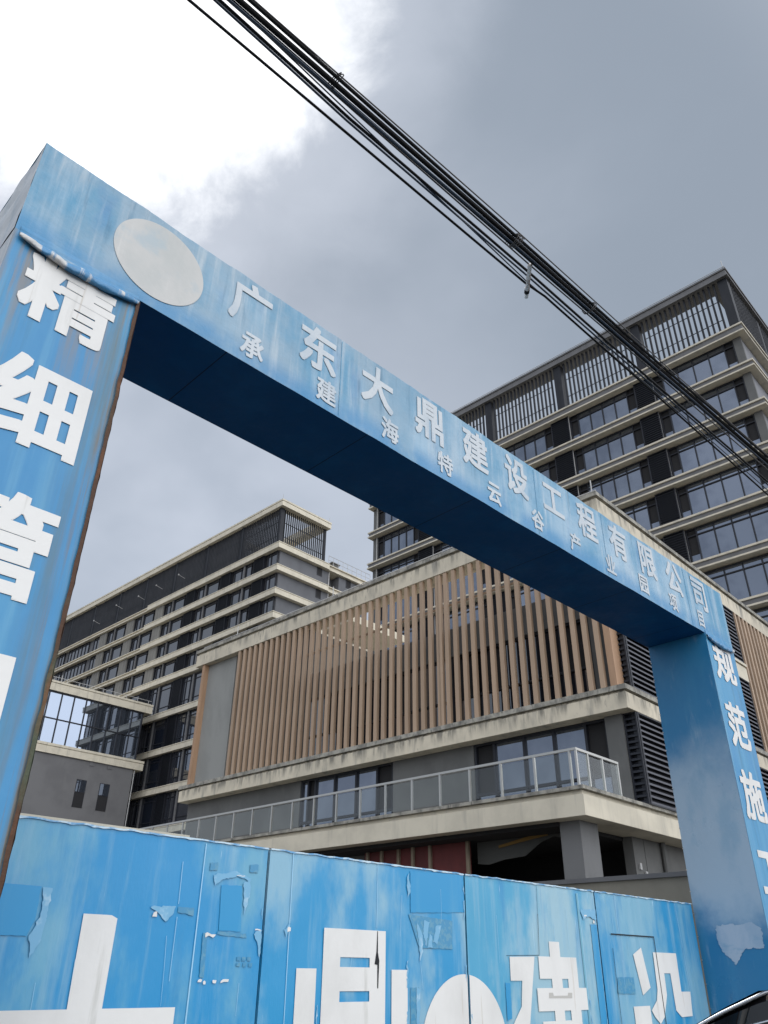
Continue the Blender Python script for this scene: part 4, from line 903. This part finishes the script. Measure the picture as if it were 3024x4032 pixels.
# ------------------------------------------------------------------ overhead cables
H = EYE + 8.0
def cable(name, pts, r, m, label, dx=0.0, dz=0.0, wob=0.0, seed=0, group='overhead cables'):
    P = [Vector((x, y, H)) for x, y in pts]
    d0 = (P[1] - P[0]).normalized(); d1 = (P[-1] - P[-2]).normalized()
    P = [P[0] - d0 * 25] + P + [P[-1] + d1 * 35]
    Q = []
    for a, b in zip(P[:-1], P[1:]):
        n = max(2, int((b - a).length / .5))
        for i in range(n): Q.append(a.lerp(b, i / n))
    Q.append(P[-1])
    side_ = Vector((d0.y, -d0.x, 0))
    mid = len(Q) // 3
    o0 = Q[0].copy()
    V = []
    for i, p in enumerate(Q):
        t = i * .5
        V.append(p + side_ * (dx + wob * math.sin(t * .55 + seed)) + Vector((0, 0, dz + wob * math.cos(t * .4 + seed * 2))) - o0)
    o = MB().tube([tuple(v) for v in V], r, 8).build(name, m, None, smooth=True)
    o.location = o0
    return tag(o, label, 'cable', group)
BND = [(-1.45, 3.92), (1.58, 6.69), (4.13, 9.05), (6.91, 11.56)]
cable('overhead_cable', BND, .030, CABLE, 'thickest black cable in the middle of the overhead bundle', 0, 0)
cable('overhead_cable', BND, .021, CABLE, 'black cable on the upper right edge of the overhead bundle', .052, .02, .008, 1)
cable('overhead_cable', BND, .021, CABLE, 'black cable on the lower left edge of the overhead bundle', -.050, -.01, .006, 2)
cable('overhead_cable', BND, .015, CABLEB, 'blue-black cable under the overhead bundle', -.02, -.055, .012, 3)
cable('overhead_cable', BND, .009, CABLEG, 'thin carrier wire just above the overhead bundle', .088, .03, .010, 4)
GRY = [(-1.56, 3.92), (-.17, 5.22), (1.89, 7.13), (3.25, 8.36), (7.02, 11.82)]
cable('overhead_cable', GRY, .011, CABLEG, 'grey-brown cable between the thick bundle and the pair below it', 0, 0, .006, 5)
MID = [(-1.67, 3.92), (-.45, 5.12), (1.89, 7.27), (3.88, 9.15), (7.23, 12.29)]
cable('overhead_cable', MID, .018, CABLE, 'upper black cable of the pair below the grey-brown one', .02, 0, .005, 6)
cable('overhead_cable', MID, .014, CABLEB, 'blue-black cable of the pair below the grey-brown one', -.03, .01, .012, 7)
THN = [(-1.93, 3.93), (1.86, 7.41), (2.17, 7.65), (7.4, 12.69)]
cable('overhead_cable', THN, .016, CABLE, 'lowest left black cable, apart from the others', 0, 0, .004, 8)
cable('overhead_cable', [(-1.55, 3.93), (-.3, 5.2), (1.86, 7.41), (7.38, 12.6)], .009, CABLEB, 'thin blue-black cable that crosses to join the lowest left cable', .02, .01, .006, 9)
rod = MB(); a = Vector((1.868, 7.078, 0)); b_ = Vector((1.907, 7.640, -0.02)); n_ = 18
path = [tuple((a.lerp(b_, i / n_)) - a) for i in range(n_ + 1)]
rod.tube(path, .02, 10, rad=[.027 + (.009 if i % 6 in (1,) else 0) for i in range(n_ + 1)])
ro = rod.build('insulator_rod', INSUL, None, smooth=True); ro.location = (a.x, a.y, H - .02); tag(ro, 'short white spacer rod clamped across the overhead cables', 'insulator')
ck = MB().tube([tuple((a.lerp(b_, .76)) - a), tuple((a.lerp(b_, .86)) - a)], .036, 8).build('clamp', CABLE, ro)
for i, (x, y) in enumerate(((-.58, 4.69), (1.57, 6.70), (2.8, 7.85), (4.13, 9.05))):
    tb = MB(); rr_ = random.Random(i); d0 = Vector((.723, .69, 0)); sd = Vector((.69, -.723, 0))
    for k in range(4 if i == 1 else 2):
        P = []
        for q in range(13):
            an_ = 2 * math.pi * q / 12
            P.append(tuple(sd * (.105 * math.cos(an_) + .015) + Vector((0, 0, .075 * math.sin(an_) - .012)) + d0 * (k * .025 + .012 * math.sin(an_ * 2 + k))))
        tb.tube(P, .006, 5)
        if i == 1: tb.tube([P[0], tuple(Vector(P[0]) + sd * rr_.uniform(.005, .02) + d0 * rr_.uniform(-.04, .04) + Vector((0, 0, rr_.uniform(-.04, .03))))], .005, 5)
    o = tb.build('wire_tie', CABLEG if i else CABLE, None); o.location = (x, y, H)
    tag(o, ('twisted wire tie on the cable bundle against the edge of the white cloud', 'frayed wire tie on the cable bundle beside the white spacer rod', 'wire tie on the cable bundle above the roof edge of the tower', 'wire tie on the cable bundle in front of the tower roof screen')[i], 'tie', 'ties round the cable bundle')

# ------------------------------------------------------------------ black car, only its roof edge in view
def car(loc, rz):
    t = thing('parked_car', 'black car with a chrome window line, its roof just showing at the bottom right corner', 'car', loc, rz)
    HL, HW = 2.35, 0.92
    def prof(x):                                       # body shoulder height along the car (x from nose to tail)
        pts = [(-2.35, .60), (-2.25, .80), (-1.6, .99), (-.95, 1.10), (0, 1.13), (1.2, 1.15), (1.9, 1.16), (2.3, 1.05), (2.35, .75)]
        for (a, za), (b, zb) in zip(pts[:-1], pts[1:]):
            if a <= x <= b: return za + (zb - za) * (x - a) / (b - a)
        return .7
    def roof(x):
        pts = [(-1.05, 1.10), (-.75, 1.26), (-.46, 1.405), (-.16, 1.535), (.1, 1.60), (.4, 1.645), (.8, 1.66), (1.3, 1.63), (1.75, 1.48), (2.1, 1.17)]
        for (a, za), (b, zb) in zip(pts[:-1], pts[1:]):
            if a <= x <= b:
                q = (x - a) / (b - a); return za + (zb - za) * q
        return 1.0
    nx = 48; ns = 14
    b = MB()
    def body(q, p):
        x = -HL + 2 * HL * q; top = prof(x); taper = 1 - .16 * max(0, (abs(x) - 1.7) / .65) ** 2
        ang = math.pi * p
        y = -math.cos(ang); z = math.sin(ang)
        yy = math.copysign(abs(y) ** .35, y) * HW * taper; zz = .25 + (top - .25) * (z ** .35 if z > 0 else 0)
        return (x, yy, zz)
    b.grid(body, nx, ns * 2); b.box(-2.2, 2.2, -.8, .8, .18, .26)
    bo = b.build('body', PAINT, t, smooth=True)
    c = MB()
    def cab(q, p):
        x = -1.05 + 3.15 * q; top = roof(x); base = prof(x) - .01
        ang = math.pi * p; y = -math.cos(ang); z = max(0, math.sin(ang)); hw = HW * (.97 - .02 * abs(q - .5))
        inset = .20 * (z ** .5)
        return (x, math.copysign(abs(y) ** .4, y) * (hw - inset), base + (top - base) * (z ** .45))
    c.grid(cab, 42, 24); c.build('cabin', PAINT, t, smooth=True)
    def side_pt(x, f, sgn):                           # point on the flank of the cabin, f from sill to roof
        top = roof(x); base = prof(x); z = base + (top - base) * f
        return (x, sgn * (HW * .965 - .17 * f + .012), z)
    for sgn in (-1, 1):
        g = MB().grid(lambda q, p: side_pt(-.72 + 2.45 * q, .06 + .78 * p, sgn), 24, 4); g.build('side_window', CARGL, t, smooth=True)
        MB().tube([side_pt(-.95 + 2.9 * i / 40, .94, sgn) for i in range(41)], .013, 6).build('window_trim', CHROME, t, smooth=True)
        MB().tube([side_pt(-.60 + 2.3 * i / 30, .58, sgn) for i in range(31)], .009, 6).build('window_trim', CHROME, t, smooth=True)
        MB().box(.35, .42, sgn * .80, sgn * .90, 1.12, 1.5).build('door_pillar', PAINT, t)
        MB().tube([(-.62, sgn * .93, 1.12), (-.62, sgn * 1.03, 1.14)], .03, 6).box(-.70, -.55, sgn * 1.0, sgn * 1.13, 1.08, 1.20).build('mirror', PAINT, t)
        for x in (-1.42, 1.40):
            wv = MB(); n = 28
            for (r0, y0, y1) in ((.33, sgn * .72, sgn * .93),):
                wv.tube([(x, y0, .33), (x, y1, .33)], r0, n)
            wo = wv.build('wheel', TYRE, t); MB().tube([(x, sgn * .90, .33), (x, sgn * .937, .33)], .22, 20).build('rim', ALLOY, wo)
        MB().box(-2.30, -2.05, sgn * .5, sgn * .8, .60, .72).build('headlight', LAMP, t, bevel=.03)
        MB().box(2.1, 2.31, sgn * .5, sgn * .8, .78, .90).build('tail_light', RED, t, bevel=.03)
    MB().grid(lambda q, p: (-1.02 + .80 * q, (-.70 + 1.4 * p) * (1 - .12 * q), roof(-1.02 + .80 * q) + .012), 8, 6).build('windscreen', CARGL, t, smooth=True)
    MB().grid(lambda q, p: (1.38 + .66 * q, (-.62 + 1.24 * p), roof(1.38 + .66 * q) + .012), 8, 6).build('rear_screen', CARGL, t, smooth=True)
    return t
car((3.01, 6.31, 0.004), R(-35))
